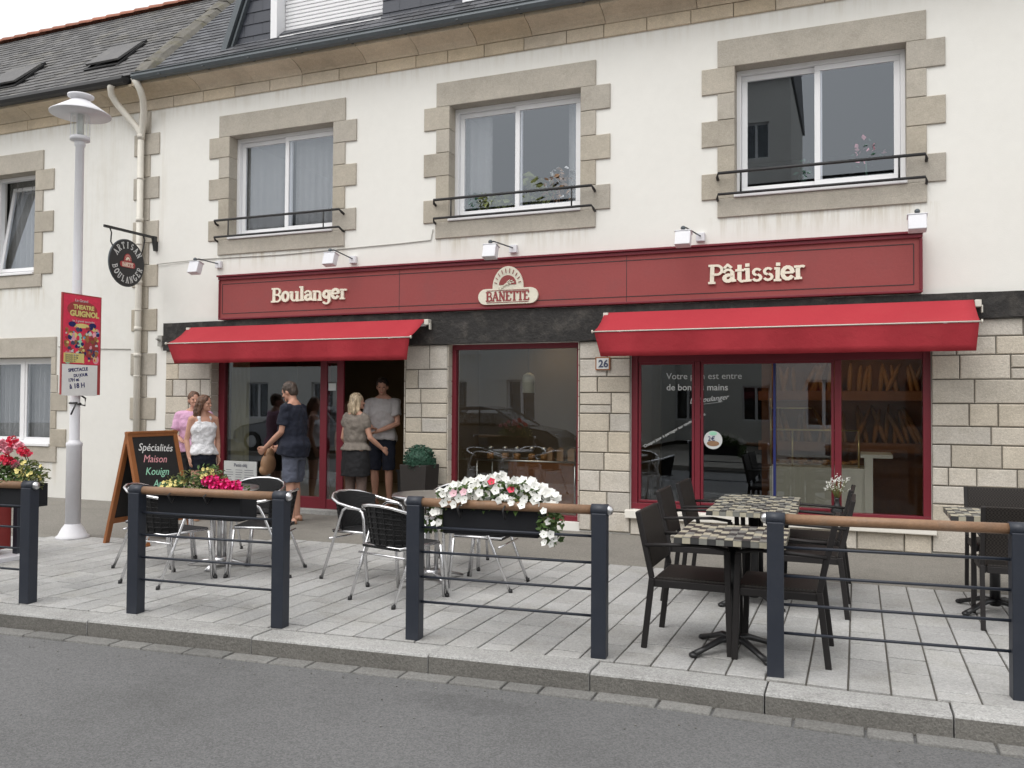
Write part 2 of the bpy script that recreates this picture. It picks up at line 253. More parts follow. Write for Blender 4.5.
# ------------------------------------------------------------------ objects
def link(o):
    col.objects.link(o); return o
def tag(o, label=None, cat=None, group=None, kind=None):
    if label: o['label'] = label
    if cat: o['category'] = cat
    if group: o['group'] = group
    if kind: o['kind'] = kind
    return o
def T(name, loc, label, cat, rz=0., group=None):
    o = bpy.data.objects.new(name, None); link(o); o.location = loc; o.rotation_euler.z = rz; o.empty_display_size = .1
    return tag(o, label, cat, group)
def world_of(p):
    v = Vector((0, 0, 0))
    while p is not None: v += Vector(p.location); p = p.parent
    return v
class MB:
    def __init__(s): s.v = []; s.f = []; s.mi = []; s.sm = []
    def add(s, vs, fs, m=0, smooth=False):
        n = len(s.v); s.v += [tuple(v) for v in vs]
        for f in fs: s.f.append(tuple(n + i for i in f)); s.mi.append(m); s.sm.append(smooth)
        return s
    def box(s, x0, x1, y0, y1, z0, z1, m=0):
        return s.add([(x0, y0, z0), (x1, y0, z0), (x1, y1, z0), (x0, y1, z0), (x0, y0, z1), (x1, y0, z1), (x1, y1, z1), (x0, y1, z1)],
                     [(0, 3, 2, 1), (4, 5, 6, 7), (0, 1, 5, 4), (1, 2, 6, 5), (2, 3, 7, 6), (3, 0, 4, 7)], m)
    def stone(s, x0, x1, y0, y1, z0, z1, c=.008, m=0, j=0.):
        """block whose -y face has a small chamfer"""
        q = lambda: random.uniform(-j, j)
        a = [(x0 + c + q(), y0, z0 + c + q()), (x1 - c + q(), y0, z0 + c + q()), (x1 - c + q(), y0, z1 - c + q()), (x0 + c + q(), y0, z1 - c + q())]
        b = [(x0, y0 + c, z0), (x1, y0 + c, z0), (x1, y0 + c, z1), (x0, y0 + c, z1)]
        d = [(x0, y1, z0), (x1, y1, z0), (x1, y1, z1), (x0, y1, z1)]
        fs = [(0, 1, 2, 3)]
        for i in range(4):
            k = (i + 1) % 4; fs += [(4 + i, 4 + k, k, i), (8 + i, 8 + k, 4 + k, 4 + i)]
        fs.append((11, 10, 9, 8))
        return s.add(a + b + d, fs, m)
    def obox(s, c, size, M=None, m=0):
        M = M or Matrix(); hx, hy, hz = [q / 2 for q in size]; c = Vector(c)
        vs = [c + M.to_3x3() @ Vector((sx * hx, sy * hy, sz * hz)) for sz in (-1, 1) for sx, sy in ((-1, -1), (1, -1), (1, 1), (-1, 1))]
        return s.add(vs, [(0, 3, 2, 1), (4, 5, 6, 7), (0, 1, 5, 4), (1, 2, 6, 5), (2, 3, 7, 6), (3, 0, 4, 7)], m)
    def prism(s, poly, axis, a, b, m=0):
        """poly: 2-D outline; axis 'x','y','z' is the extrusion axis"""
        def P(u, v, w): return {'x': (w, u, v), 'y': (u, w, v), 'z': (u, v, w)}[axis]
        n = len(poly); vs = [P(u, v, a) for u, v in poly] + [P(u, v, b) for u, v in poly]
        fs = [tuple(range(n - 1, -1, -1)), tuple(range(n, 2 * n))] + [(i, (i + 1) % n, n + (i + 1) % n, n + i) for i in range(n)]
        return s.add(vs, fs, m)
    def tube(s, pts, r, n=8, m=0, sx=1., sy=1., side=None, closed=False, caps=True, smooth=True):
        pts = [Vector(p) for p in pts]; k = len(pts); rr = r if isinstance(r, (list, tuple)) else [r] * k
        rings = []; prev = None
        for i, p in enumerate(pts):
            a = pts[i - 1] if (i or closed) else p; b = pts[(i + 1) % k] if (i < k - 1 or closed) else p
            t = (b - a).normalized()
            if prev is None:
                ref = Vector(side) if side else (Vector((0, 0, 1)) if abs(t.z) < .9 else Vector((1, 0, 0)))
                u = (ref - t * ref.dot(t)).normalized()
            else: u = (prev - t * prev.dot(t)).normalized()
            prev = u; v = t.cross(u)
            q = rr[i]; ax, ay = q if isinstance(q, tuple) else (q * sx, q * sy)
            rings.append([p + u * (math.cos(2 * math.pi * j / n) * ax) + v * (math.sin(2 * math.pi * j / n) * ay) for j in range(n)])
        vs = [v for g in rings for v in g]; fs = []
        for i in range(k if closed else k - 1):
            i2 = (i + 1) % k
            for j in range(n): fs.append((i * n + j, i * n + (j + 1) % n, i2 * n + (j + 1) % n, i2 * n + j))
        if caps and not closed: fs += [tuple(range(n - 1, -1, -1)), tuple((k - 1) * n + j for j in range(n))]
        return s.add(vs, fs, m, smooth)
    def bar(s, a, b, wx, wy, side=None, m=0):
        """rectangular bar from a to b; wx measured along side"""
        a = Vector(a); b = Vector(b); t = (b - a).normalized(); ref = Vector(side) if side else (Vector((1, 0, 0)) if abs(t.x) < .9 else Vector((0, 1, 0)))
        u = (ref - t * ref.dot(t)).normalized(); v = t.cross(u); hx, hy = wx / 2, wy / 2
        vs = [p + u * sx * hx + v * sy * hy for p in (a, b) for sx, sy in ((-1, -1), (1, -1), (1, 1), (-1, 1))]
        return s.add(vs, [(0, 3, 2, 1), (4, 5, 6, 7), (0, 1, 5, 4), (1, 2, 6, 5), (2, 3, 7, 6), (3, 0, 4, 7)], m)
    def lathe(s, prof, c=(0, 0, 0), n=20, m=0, smooth=True):
        c = Vector(c); vs = []; fs = []
        for r_, z in prof:
            for j in range(n): a = 2 * math.pi * j / n; vs.append(c + Vector((r_ * math.cos(a), r_ * math.sin(a), z)))
        for i in range(len(prof) - 1):
            for j in range(n): fs.append((i * n + j, i * n + (j + 1) % n, (i + 1) * n + (j + 1) % n, (i + 1) * n + j))
        fs += [tuple(range(n - 1, -1, -1)), tuple((len(prof) - 1) * n + j for j in range(n))]
        return s.add(vs, fs, m, smooth)
    def ell(s, c, r_, n=12, k=8, m=0, M=None, smooth=True):
        c = Vector(c); M3 = (M or Matrix()).to_3x3(); vs = [c + M3 @ Vector((0, 0, -r_[2]))]
        for i in range(1, k):
            p = -math.pi / 2 + math.pi * i / k
            for j in range(n):
                a = 2 * math.pi * j / n; vs.append(c + M3 @ Vector((r_[0] * math.cos(p) * math.cos(a), r_[1] * math.cos(p) * math.sin(a), r_[2] * math.sin(p))))
        vs.append(c + M3 @ Vector((0, 0, r_[2]))); last = len(vs) - 1; fs = [(0, 1 + (j + 1) % n, 1 + j) for j in range(n)]
        for i in range(k - 2):
            for j in range(n): a = 1 + i * n; fs.append((a + j, a + (j + 1) % n, a + n + (j + 1) % n, a + n + j))
        a = 1 + (k - 2) * n; fs += [(a + j, a + (j + 1) % n, last) for j in range(n)]
        return s.add(vs, fs, m, smooth)
    def caps(s, pts, rs, n=10, m=0):
        """chain of round-ended tapered limbs (for remeshing)"""
        for i in range(len(pts) - 1): s.tube([pts[i], pts[i + 1]], [rs[i], rs[i + 1]], n, m)
        for p, r_ in zip(pts, rs): s.ell(p, (r_, r_, r_), n, 6, m)
        return s
    def wall(s, x0, x1, z0, z1, holes, y0, y1, m=0):
        """wall sheet with real thickness and rectangular openings (x0,x1,z0,z1)"""
        xs = sorted({x0, x1, *[h[0] for h in holes], *[h[1] for h in holes]}); zs = sorted({z0, z1, *[h[2] for h in holes], *[h[3] for h in holes]})
        xs = [x for x in xs if x0 <= x <= x1]; zs = [z for z in zs if z0 <= z <= z1]
        def solid(i, j):
            if i < 0 or j < 0 or i >= len(xs) - 1 or j >= len(zs) - 1: return False
            cx = (xs[i] + xs[i + 1]) / 2; cz = (zs[j] + zs[j + 1]) / 2
            return not any(h[0] < cx < h[1] and h[2] < cz < h[3] for h in holes)
        for i in range(len(xs) - 1):
            for j in range(len(zs) - 1):
                if not solid(i, j): continue
                a, b, c, d_ = xs[i], xs[i + 1], zs[j], zs[j + 1]
                s.add([(a, y0, c), (b, y0, c), (b, y0, d_), (a, y0, d_)], [(0, 1, 2, 3)], m); s.add([(a, y1, c), (b, y1, c), (b, y1, d_), (a, y1, d_)], [(3, 2, 1, 0)], m)
                if not solid(i - 1, j): s.add([(a, y0, c), (a, y1, c), (a, y1, d_), (a, y0, d_)], [(3, 2, 1, 0)], m)
                if not solid(i + 1, j): s.add([(b, y0, c), (b, y1, c), (b, y1, d_), (b, y0, d_)], [(0, 1, 2, 3)], m)
                if not solid(i, j - 1): s.add([(a, y0, c), (b, y0, c), (b, y1, c), (a, y1, c)], [(3, 2, 1, 0)], m)
                if not solid(i, j + 1): s.add([(a, y0, d_), (b, y0, d_), (b, y1, d_), (a, y1, d_)], [(0, 1, 2, 3)], m)
        return s
    def xf(s, M, start=0):
        for i in range(start, len(s.v)): s.v[i] = tuple(M @ Vector(s.v[i]))
        return s
    def mesh(s, name, mats, off=Vector((0, 0, 0))):
        me = bpy.data.meshes.new(name); me.from_pydata([tuple(Vector(v) - off) for v in s.v], [], s.f)
        for q in mats: me.materials.append(K[q] if isinstance(q, str) else q)
        me.polygons.foreach_set('material_index', s.mi); me.polygons.foreach_set('use_smooth', s.sm); me.update(); return me
    def build(s, name, mats, parent=None, W=False, bevel=0., remesh=0., smoothmod=0, fold=None):
        """W: vertices given in world space; otherwise in the parent's space"""
        if isinstance(mats, str): mats = [mats]
        off = world_of(parent) if (W and parent is not None) else Vector((0, 0, 0))
        o = bpy.data.objects.new(name, s.mesh(name, mats, off)); link(o); o.parent = parent
        if bevel:
            b = o.modifiers.new('bevel', 'BEVEL'); b.width = bevel; b.segments = 2; b.limit_method = 'ANGLE'; b.angle_limit = R(40)
        if remesh:
            rm = o.modifiers.new('remesh', 'REMESH'); rm.mode = 'VOXEL'; rm.voxel_size = remesh; rm.use_smooth_shade = True
            if smoothmod: q = o.modifiers.new('smooth', 'SMOOTH'); q.factor = .5; q.iterations = smoothmod
            if fold: q = o.modifiers.new('folds', 'DISPLACE'); q.texture = fold[0]; q.strength = fold[1]; q.mid_level = fold[2]; q.texture_coords = 'LOCAL'
        return o
def copy_tree(o, parent=None):
    c = o.copy(); link(c); c.parent = parent
    for ch in list(o.children): copy_tree(ch, c)
    return c
def place(o, loc, rz=None, label=None, group=None):
    o.location = loc
    if rz is not None: o.rotation_euler.z = rz
    if label: o['label'] = label
    if group: o['group'] = group
    return o
_tc = {}
def text_geo(txt, size, depth=.004, shear=0., spacing=1., align='LEFT', bold=0.):
    key = (txt, size, depth, shear, spacing, align, bold)
    if key in _tc: return _tc[key]
    c = bpy.data.curves.new('t', 'FONT'); c.body = txt; c.size = size; c.extrude = depth; c.shear = shear; c.space_character = spacing; c.align_x = align; c.offset = bold; c.resolution_u = 3
    o = bpy.data.objects.new('t', c); link(o); dg = bpy.context.evaluated_depsgraph_get(); dg.update()
    me = bpy.data.meshes.new_from_object(o.evaluated_get(dg)); r_ = ([Vector(v.co) for v in me.vertices], [tuple(p.vertices) for p in me.polygons])
    bpy.data.objects.remove(o); bpy.data.curves.remove(c); bpy.data.meshes.remove(me); _tc[key] = r_; return r_
FACE = Matrix(((1, 0, 0), (0, 0, -1), (0, 1, 0)))          # text plane -> facade plane, readable from -y
def text(mb, txt, pos, size, m=0, rot=0., basis=None, **k):
    vs, fs = text_geo(txt, size, **k); B = (basis or FACE).to_4x4(); Rz = Matrix.Rotation(rot, 4, 'Z')
    Mx = Matrix.Translation(Vector(pos)) @ B @ Rz
    mb.add([Mx @ v for v in vs], fs, m); return mb
# ------------------------------------------------------------------ slab-serif lettering drawn as strokes
def arc(cx, cy, rx, ry, a0, a1, n=10): return [(cx + rx * math.cos(R(a0 + (a1 - a0) * i / n)), cy + ry * math.sin(R(a0 + (a1 - a0) * i / n))) for i in range(n + 1)]
def sf(x, y, h=.13): return [(x - h, y), (x + h, y)]
def GL():
    g = {}
    # (advance width, thick strokes, thin strokes)
    g['B'] = (.72, [[(.16, 0), (.16, 1)]], [[(.02, 1), (.38, 1)], arc(.38, .76, .2, .24, 90, -90), [(.38, .52), (.16, .52)], arc(.40, .26, .24, .26, 90, -90), [(.40, 0), (.02, 0)]])
    g['P'] = (.68, [[(.16, 0), (.16, 1)]], [[(.02, 1), (.38, 1)], arc(.38, .74, .23, .26, 90, -90), [(.38, .48), (.16, .48)], sf(.16, 0)])
    g['o'] = (.60, [arc(.28, .34, .21, .33, 0, 360, 16)], [])
    g['u'] = (.68, [[(.12, .66), (.12, .2)], [(.5, .66), (.5, 0)]], [arc(.3, .22, .18, .21, 180, 330), [(.02, .66), (.12, .66)], [(.4, .66), (.5, .66)], [(.5, 0), (.62, 0)]])
    g['l'] = (.34, [[(.16, 0), (.16, 1)]], [sf(.16, 0), [(.03, 1), (.16, 1)]])
    g['a'] = (.58, [[(.44, .48), (.44, .04)], arc(.24, .18, .17, .17, 60, 330)], [arc(.25, .46, .19, .2, 0, 160), [(.44, .36), (.28, .36)], [(.44, .0), (.56, .0)]])
    g['â'] = (.58, g['a'][1], g['a'][2] + [[(.10, .78), (.25, .95), (.40, .78)]])
    g['n'] = (.68, [[(.13, 0), (.13, .66)], [(.5, .4), (.5, 0)]], [arc(.31, .44, .19, .22, 160, 0), [(.02, .66), (.13, .66)], sf(.13, 0, .11), sf(.5, 0, .11)])
    g['g'] = (.60, [arc(.25, .40, .18, .25, 0, 360, 14), [(.46, .66), (.46, -.1)]], [arc(.26, -.1, .2, .2, 0, -150), [(.46, .66), (.56, .66)]])
    g['e'] = (.58, [arc(.28, .34, .22, .33, 10, 320, 14)], [[(.07, .36), (.50, .36)]])
    g['r'] = (.50, [[(.15, 0), (.15, .66)]], [arc(.33, .46, .17, .2, 150, 60), sf(.15, 0), [(.03, .66), (.15, .66)]])
    g['t'] = (.40, [[(.17, .9), (.17, .15)]], [arc(.29, .15, .12, .15, 180, 300), [(.02, .64), (.34, .64)]])
    g['i'] = (.32, [[(.15, 0), (.15, .66)], [(.15, .86), (.15, .93)]], [sf(.15, 0), [(.03, .66), (.15, .66)]])
    g['s'] = (.50, [], [arc(.24, .49, .16, .17, 40, 250, 8), arc(.24, .17, .17, .17, 70, -150, 8)])
    g['A'] = (.78, [[(.38, 1), (.66, 0)]], [[(.38, 1), (.1, 0)], [(.2, .34), (.56, .34)], sf(.1, 0), sf(.66, 0)])
    g['N'] = (.80, [[(.14, 1), (.62, 0)]], [[(.14, 0), (.14, 1)], [(.62, 0), (.62, 1)], sf(.14, 0), sf(.62, 1), [(.02, 1), (.14, 1)]])
    g['E'] = (.68, [[(.16, 0), (.16, 1)]], [[(.02, 1), (.58, 1), (.58, .82)], [(.02, 0), (.6, 0), (.6, .2)], [(.16, .52), (.42, .52)]])
    g['T'] = (.70, [[(.34, 0), (.34, 1)]], [[(.04, .8), (.04, 1), (.64, 1), (.64, .8)], sf(.34, 0)])
    g['R'] = (.74, [[(.16, 0), (.16, 1)], [(.34, .5), (.62, 0)]], [[(.02, 1), (.38, 1)], arc(.38, .75, .22, .25, 90, -90), [(.38, .5), (.16, .5)], sf(.16, 0), sf(.62, 0, .08)])
    g['I'] = (.36, [[(.17, 0), (.17, 1)]], [sf(.17, 0), sf(.17, 1)])
    g['S'] = (.60, [], [arc(.28, .74, .2, .25, 30, 250, 9), arc(.29, .25, .21, .25, 80, -150, 9)])
    g['O'] = (.80, [arc(.38, .5, .3, .5, 0, 360, 20)], [])
    g['U'] = (.78, [[(.14, 1), (.14, .3)]], [arc(.36, .3, .22, .3, 180, 360), [(.58, .3), (.58, 1)], sf(.14, 1), sf(.58, 1)])
    g['L'] = (.64, [[(.16, 1), (.16, 0)]], [sf(.16, 1), [(.02, 0), (.56, 0), (.56, .22)]])
    g['G'] = (.78, [arc(.38, .5, .3, .5, 50, 340, 16)], [[(.66, .35), (.66, .02)], sf(.64, .38, .12)])
    return g
GLY = GL()
def glyph(mb, ch, M, tk=.17, tn=.10, dep=.12, m=0):
    """one letter, drawn in the xy plane (cap height 1), then moved by M"""
    k = 0
    for lst, t in ((GLY[ch][1], tk), (GLY[ch][2], tn)):
        for pl in lst:
            for i in range(len(pl) - 1):
                a = Vector((*pl[i], 0)); b = Vector((*pl[i + 1], 0)); u = (b - a)
                if u.length < 1e-5: continue
                u.normalize(); v = Vector((-u.y, u.x, 0)) * t / 2; e = u * t * .3; k += 1; z = dep + k * .0015
                vs = [a - e - v, b + e - v, b + e + v, a - e + v]
                vs = [M @ Vector((q.x, q.y, 0)) for q in vs] + [M @ Vector((q.x, q.y, z)) for q in vs]
                mb.add(vs, [(3, 2, 1, 0), (4, 5, 6, 7), (0, 1, 5, 4), (1, 2, 6, 5), (2, 3, 7, 6), (3, 0, 4, 7)], m)
def word(mb, txt, x0, z0, y, h, wd, m=0, jitter=0., **k):
    tot = sum(GLY[c][0] for c in txt); sx = wd / tot; x = x0
    for c in txt:
        q = random.uniform(-jitter, jitter)
        M = Matrix.Translation((x, y, z0 + q * .1)) @ FACE.to_4x4() @ Matrix.Rotation(q, 4, 'Z') @ Matrix.Diagonal((sx, h, h, 1))
        glyph(mb, c, M, m=m, **k); x += GLY[c][0] * sx

# ================================================================== THE GROUND
def ky(x): return -5.13 - .09 * max(0, -x - 1) ** 1.1 * .75 + .03 * max(0, x)          # front edge of the kerb
RZ = -.125
b = MB(); b.box(-60, 40, -60, 12, RZ - .5, RZ - .012); b.build('ground', 'path')['kind'] = 'structure'
b = MB(); xs = [-45 + i for i in range(76)]
vs = [];
for x in xs: vs += [(x, -11.6, RZ), (x, ky(x) + .05, RZ)]
b.add(vs, [(2 * i, 2 * i + 2, 2 * i + 3, 2 * i + 1) for i in range(len(xs) - 1)]); b.build('road', 'asphalt')['kind'] = 'structure'
b = MB()
for _ in range(260):
    x, y_ = random.uniform(-8, 3), random.uniform(-7.6, -5.35); r_ = random.uniform(.003, .007)
    if random.random() < .5: y_ = ky(x) - .17 - abs(random.gauss(0, .12))
    b.ell((x, y_, RZ + r_ * .5), (r_, r_ * random.uniform(.6, 1.2), r_ * .7), 6, 4)
tag(b.build('road_grit', 'sett'), 'pale grit scattered on the road beside the gutter', 'grit', kind='stuff')
b = MB(); b.box(-45, 30, -18.5, -11.6, RZ - .3, 0); b.build('opposite_pavement', 'path')['kind'] = 'structure'
# gutter setts: one row of stone strips against the kerb
b = MB(); x = -9.
while x < 3.4:
    l = random.uniform(.22, .42); a, c = x + .008, x + l - .008
    for (y1, y2) in ((-.125, -.012),):
        z = RZ + .012 + random.uniform(-.003, .004)
        P = [(a, ky(a) + y1, z), (c, ky(c) + y1, z), (c, ky(c) + y2, z + .003), (a, ky(a) + y2, z + .003)]
        Q = [(p[0] + s * .012, p[1] + t * .012, RZ - .05) for p, s, t in zip(P, (-1, 1, 1, -1), (-1, -1, 1, 1))]
        b.add(P + Q, [(0, 1, 2, 3), (0, 4, 5, 1), (1, 5, 6, 2), (2, 6, 7, 3), (3, 7, 4, 0)])
    x += l
b.build('gutter_stones', 'sett', bevel=.006)['kind'] = 'structure'
# kerb stones
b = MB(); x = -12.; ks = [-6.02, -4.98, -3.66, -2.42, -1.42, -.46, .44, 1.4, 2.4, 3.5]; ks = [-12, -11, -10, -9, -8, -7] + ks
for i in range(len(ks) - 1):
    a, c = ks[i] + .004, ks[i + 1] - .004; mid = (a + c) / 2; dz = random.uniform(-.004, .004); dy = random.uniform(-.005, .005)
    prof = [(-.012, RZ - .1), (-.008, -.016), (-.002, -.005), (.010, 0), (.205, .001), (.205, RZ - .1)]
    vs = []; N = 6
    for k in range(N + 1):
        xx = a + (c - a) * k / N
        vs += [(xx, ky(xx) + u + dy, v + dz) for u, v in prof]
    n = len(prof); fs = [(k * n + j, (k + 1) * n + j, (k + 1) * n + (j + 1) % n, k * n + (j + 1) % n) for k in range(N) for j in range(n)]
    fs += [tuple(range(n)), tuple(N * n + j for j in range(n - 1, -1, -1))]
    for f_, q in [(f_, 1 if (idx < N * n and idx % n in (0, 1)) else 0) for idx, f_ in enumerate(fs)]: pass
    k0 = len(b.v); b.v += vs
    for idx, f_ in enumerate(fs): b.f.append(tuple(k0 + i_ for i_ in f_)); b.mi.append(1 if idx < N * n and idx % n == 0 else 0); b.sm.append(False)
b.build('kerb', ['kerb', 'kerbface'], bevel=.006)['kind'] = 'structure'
# paving: long slabs laid across the pavement
def edge(x): return -1.93 if x > -5.7 else -1.93 - (-5.7 - x) * .36
b = MB(); b.add([(-14, -8, -.010), (4, -6, -.010), (4, -1.95, -.010), (-5.7, -1.95, -.010), (-14, -4.9, -.010)], [(0, 1, 2, 3, 4)])
b = MB(); xs = [-14 + .5 * i for i in range(37)]; vs = []
for x in xs: vs += [(x, ky(x) + .2, -.009), (x, edge(x), -.009)]
b.add(vs, [(2 * i, 2 * i + 2, 2 * i + 3, 2 * i + 1) for i in range(len(xs) - 1)], 1)
x = -14.
while x < 3.6:
    wd = .215 + random.uniform(-.004, .004); y = ky(x) + .215
    y0 = y; first = True; ye = edge(x + wd / 2)
    while y0 < ye - .02:
        l = random.choice((.22, .30, .36, .42, .5)) if not first else random.uniform(.12, .45); first = False
        y1 = min(y0 + l, ye); 
        if ye - y1 < .08: y1 = ye
        z = random.uniform(-.0018, .0018); g = .0055
        a, c, d_, e = x + g, x + wd - g, y0 + g, y1 - g
        if e - d_ > .02:
            ya = (ky(x) - ky(x + wd)) if y0 == y else 0
            tl = [random.uniform(-.001, .001) for _ in range(4)]; q = .005
            if y0 == y: d1 = ky(a) + .215 + g; d2 = ky(c) + .215 + g
            else: d1 = d2 = d_
            P = [(a, d1, z + tl[0]), (c, d2, z + tl[1]), (c, e, z + tl[2]), (a, e, z + tl[3])]
            I = [(p[0] + s * q, p[1] + t * q, p[2] + .003) for p, s, t in zip(P, (1, -1, -1, 1), (1, 1, -1, -1))]
            B_ = [(p[0], p[1], -.03) for p in P]
            b.add(I + P + B_, [(0, 1, 2, 3)] + [(i, 4 + i, 4 + (i + 1) % 4, (i + 1) % 4) for i in range(4)] + [(4 + i, 8 + i, 8 + (i + 1) % 4, 4 + (i + 1) % 4) for i in range(4)])
        y0 = y1
    x += wd
b.build('pavement', ['paver', 'joint'])['kind'] = 'structure'
b = MB(); vs = []
for x in xs: vs += [(x, edge(x) + .002, -.001), (x, .5, -.001)]
b.add(vs, [(2 * i, 2 * i + 2, 2 * i + 3, 2 * i + 1) for i in range(len(xs) - 1)]); b.build('footpath', 'path')['kind'] = 'structure'

# ================================================================== THE BAKERY BUILDING
XL, XR = -10.05, 4.2
bak = T('bakery_building', (-3, 0, 0), 'two-storey white rendered bakery building with granite window surrounds and slate roof', 'building')
WC = (-7.555, -4.0, -.39)                                      # upper window centres
DOOR = (-8.72, -5.50, -.2, 2.29); MID = (-4.88, -3.11, .10, 2.29); BIG = (-2.48, .72, .30, 2.20)
holes = [(c - .90, c + .90, 3.88, 5.40) for c in WC] + [DOOR, MID, BIG]
b = MB(); b.wall(XL, XR, -.2, 6.2, holes, 0, .32); b.build('wall', 'render', bak, W=True)
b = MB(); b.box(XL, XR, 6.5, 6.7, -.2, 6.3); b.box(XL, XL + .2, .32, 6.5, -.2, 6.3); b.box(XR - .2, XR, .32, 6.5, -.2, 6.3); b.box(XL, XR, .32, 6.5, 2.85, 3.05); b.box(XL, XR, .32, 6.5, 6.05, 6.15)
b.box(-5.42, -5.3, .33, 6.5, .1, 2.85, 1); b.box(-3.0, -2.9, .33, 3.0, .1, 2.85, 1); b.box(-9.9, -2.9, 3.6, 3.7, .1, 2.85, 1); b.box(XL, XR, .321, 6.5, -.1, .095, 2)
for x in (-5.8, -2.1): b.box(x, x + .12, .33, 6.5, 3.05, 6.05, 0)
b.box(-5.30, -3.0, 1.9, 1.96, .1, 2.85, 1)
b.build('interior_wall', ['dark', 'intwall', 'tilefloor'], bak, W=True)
b = MB(); b.box(-5.46, -5.42, .33, 1.4, .1, 2.8); b.build('door_lining', 'olive', bak, W=True)
# ashlar cladding
def ashlar(b, x0, x1, z0, z1, y0=-.03, y1=.0, skip=None):
    z = z0
    while z < z1 - .02:
        h = random.choice((.19, .215, .235, .25)); 
        if z1 - (z + h) < .12: h = z1 - z
        x = x0; first = True
        while x < x1 - .02:
            l = random.choice((.26, .36, .46, .58)); 
            if first: l *= random.uniform(.5, 1.); first = False
            if x1 - (x + l) < .14: l = x1 - x
            if h > .2 and random.random() < .14 and l > .35:
                k = h * random.uniform(.4, .6); parts = [(z, z + k), (z + k, z + h)]
            else: parts = [(z, z + h)]
            for a, c in parts:
                g = .0055; yy = y0 + random.uniform(-.006, .006)
                b.stone(x + g, x + l - g, yy, y1 + .012, a + g, c - g, .009, 0, .002)
            x += l
        z += h
    b.box(x0, x1, y1 - .012, y1 + .004, z0, z1, 1)
for q_ in ((-9.57, -8.722, .02, 2.29), (-5.498, -4.882, .02, 2.29), (-3.108, -2.482, .02, 2.29), (-2.478, .718, .0, .20), (.722, 4.2, .02, 2.43)):
    b = MB(); ashlar(b, *q_); b.build('stone_cladding', ['ashlar', 'mortar'], bak, W=True)
for (x, y0_, z0_, z1_) in ((-8.722, 0, .02, 2.29),):           # reveal of the door opening
    pass
RV = {}
z = .02
while z < 2.28:                                               # returns of the cladding in the openings
    h = random.choice((.19, .21, .235)); h = min(h, 2.29 - z)
    for xx, s in ((-8.72, 1), (-5.50, -1), (-4.88, 1), (-3.11, -1)):
        zz = max(z, .12 if xx > -5 else .02)
        if h > .03: RV.setdefault(xx, MB()).box(min(xx, xx + s * .012), max(xx, xx + s * .012), -.03, .14, zz + .004, max(zz + .01, z + h - .004))
    z += h
for b in RV.values(): b.build('opening_reveal', 'ashlar', bak, W=True)
# quoin chain at the boundary
b = MB()
z = 5.95; k = 0
while z > .1:
    h = .335
    wide = (k % 2 == 1)
    a, c = (-10.27, -9.77) if wide else (-10.15, -9.95)
    b.stone(a, c, -.022, .01, z - h + .004, z - .004, .006)
    z -= h; k += 1
b.build('quoin_chain', 'granite', bak, W=True)
# window surrounds
def surround(b, c, zt, zb, hw, nw=.18, ww=.36, lint=.31, sill=.21, rows=5, left=True):
    b.stone(c - hw - nw, c + hw + nw, -.024, .31, zt - .005, zt + lint, .006)
    b.stone(c - hw - nw, c + hw + nw, -.026, .31, zb - sill, zb + .004, .006)
    h = (zt - zb) / rows
    for i in range(rows):
        z1 = zt - i * h; z0 = z1 - h; w_ = ww if i % 2 == 0 else nw
        b.stone(c - hw - w_, c - hw + .012, -.022, .20, z0 + .003, z1 - .003, .006); b.stone(c + hw - .012, c + hw + w_, -.022, .20, z0 + .003, z1 - .003, .006)
def upper_window(c, parent, zt=5.40, zb=3.88, hw=.90, mat_g='glassup'):
    y = .15
    f = MB(); o = .055; fw_ = .06
    x0, x1, z0, z1 = c - hw + .013, c + hw - .013, zb + .04, zt - .007
    def ring(b, x0, x1, z0, z1, t, ya, yb, tb=None):
        tb = tb or t
        b.box(x0, x1, ya, yb, z1 - t, z1); b.box(x0, x1, ya, yb, z0, z0 + tb); b.box(x0, x0 + t, ya, yb, z0 + tb, z1 - t); b.box(x1 - t, x1, ya, yb, z0 + tb, z1 - t)
    ring(f, x0, x1, z0, z1, .05, y, y + .1)
    wn = f.build('window', 'white', parent, W=True, bevel=.004)
    for s, (a, d_, yy) in enumerate(((x0 + .052, c + .04, y + .055), (c - .04, x1 - .052, y + .012))):
        q = MB(); ring(q, a, d_, z0 + .052, z1 - .052, .062, yy, yy + .04, .08); q.build('sash', 'white', wn, W=True, bevel=.004)
        q = MB(); q.box(a + .06, d_ - .06, yy + .016, yy + .022, z0 + .12, z1 - .11); q.build('pane', mat_g, wn, W=True)
    q = MB(); q.box(c - hw + .005, c + hw - .005, -.045, y + .02, zb + .006, zb + .045); q.build('sill', 'white', wn, W=True, bevel=.008)
    return wn
for i, c in enumerate(WC):
    b = MB(); surround(b, c, 5.40, 3.88, .90); b.build('stone_surround', 'granite', bak, W=True)
    wn = upper_window(c, bak)
    # guard rail: two bars, two short uprights, ends turned into the stone
    for zz in (4.155, 3.915): pass
    g = MB()
    for zz, r_ in ((4.155, .017), (3.915, .015)):
        g.tube([(c - 1.075, -.01, zz - .05), (c - 1.075, -.07, zz - .035), (c - 1.06, -.115, zz), (c + 1.06, -.115, zz), (c + 1.075, -.07, zz - .035), (c + 1.075, -.01, zz - .05)], r_, 8)
    for s in (-1, 1): g.tube([(c + s * .81, -.115, 3.915), (c + s * .81, -.115, 4.155)], .010, 6)
    g.build('guard_rail', 'iron', wn, W=True)
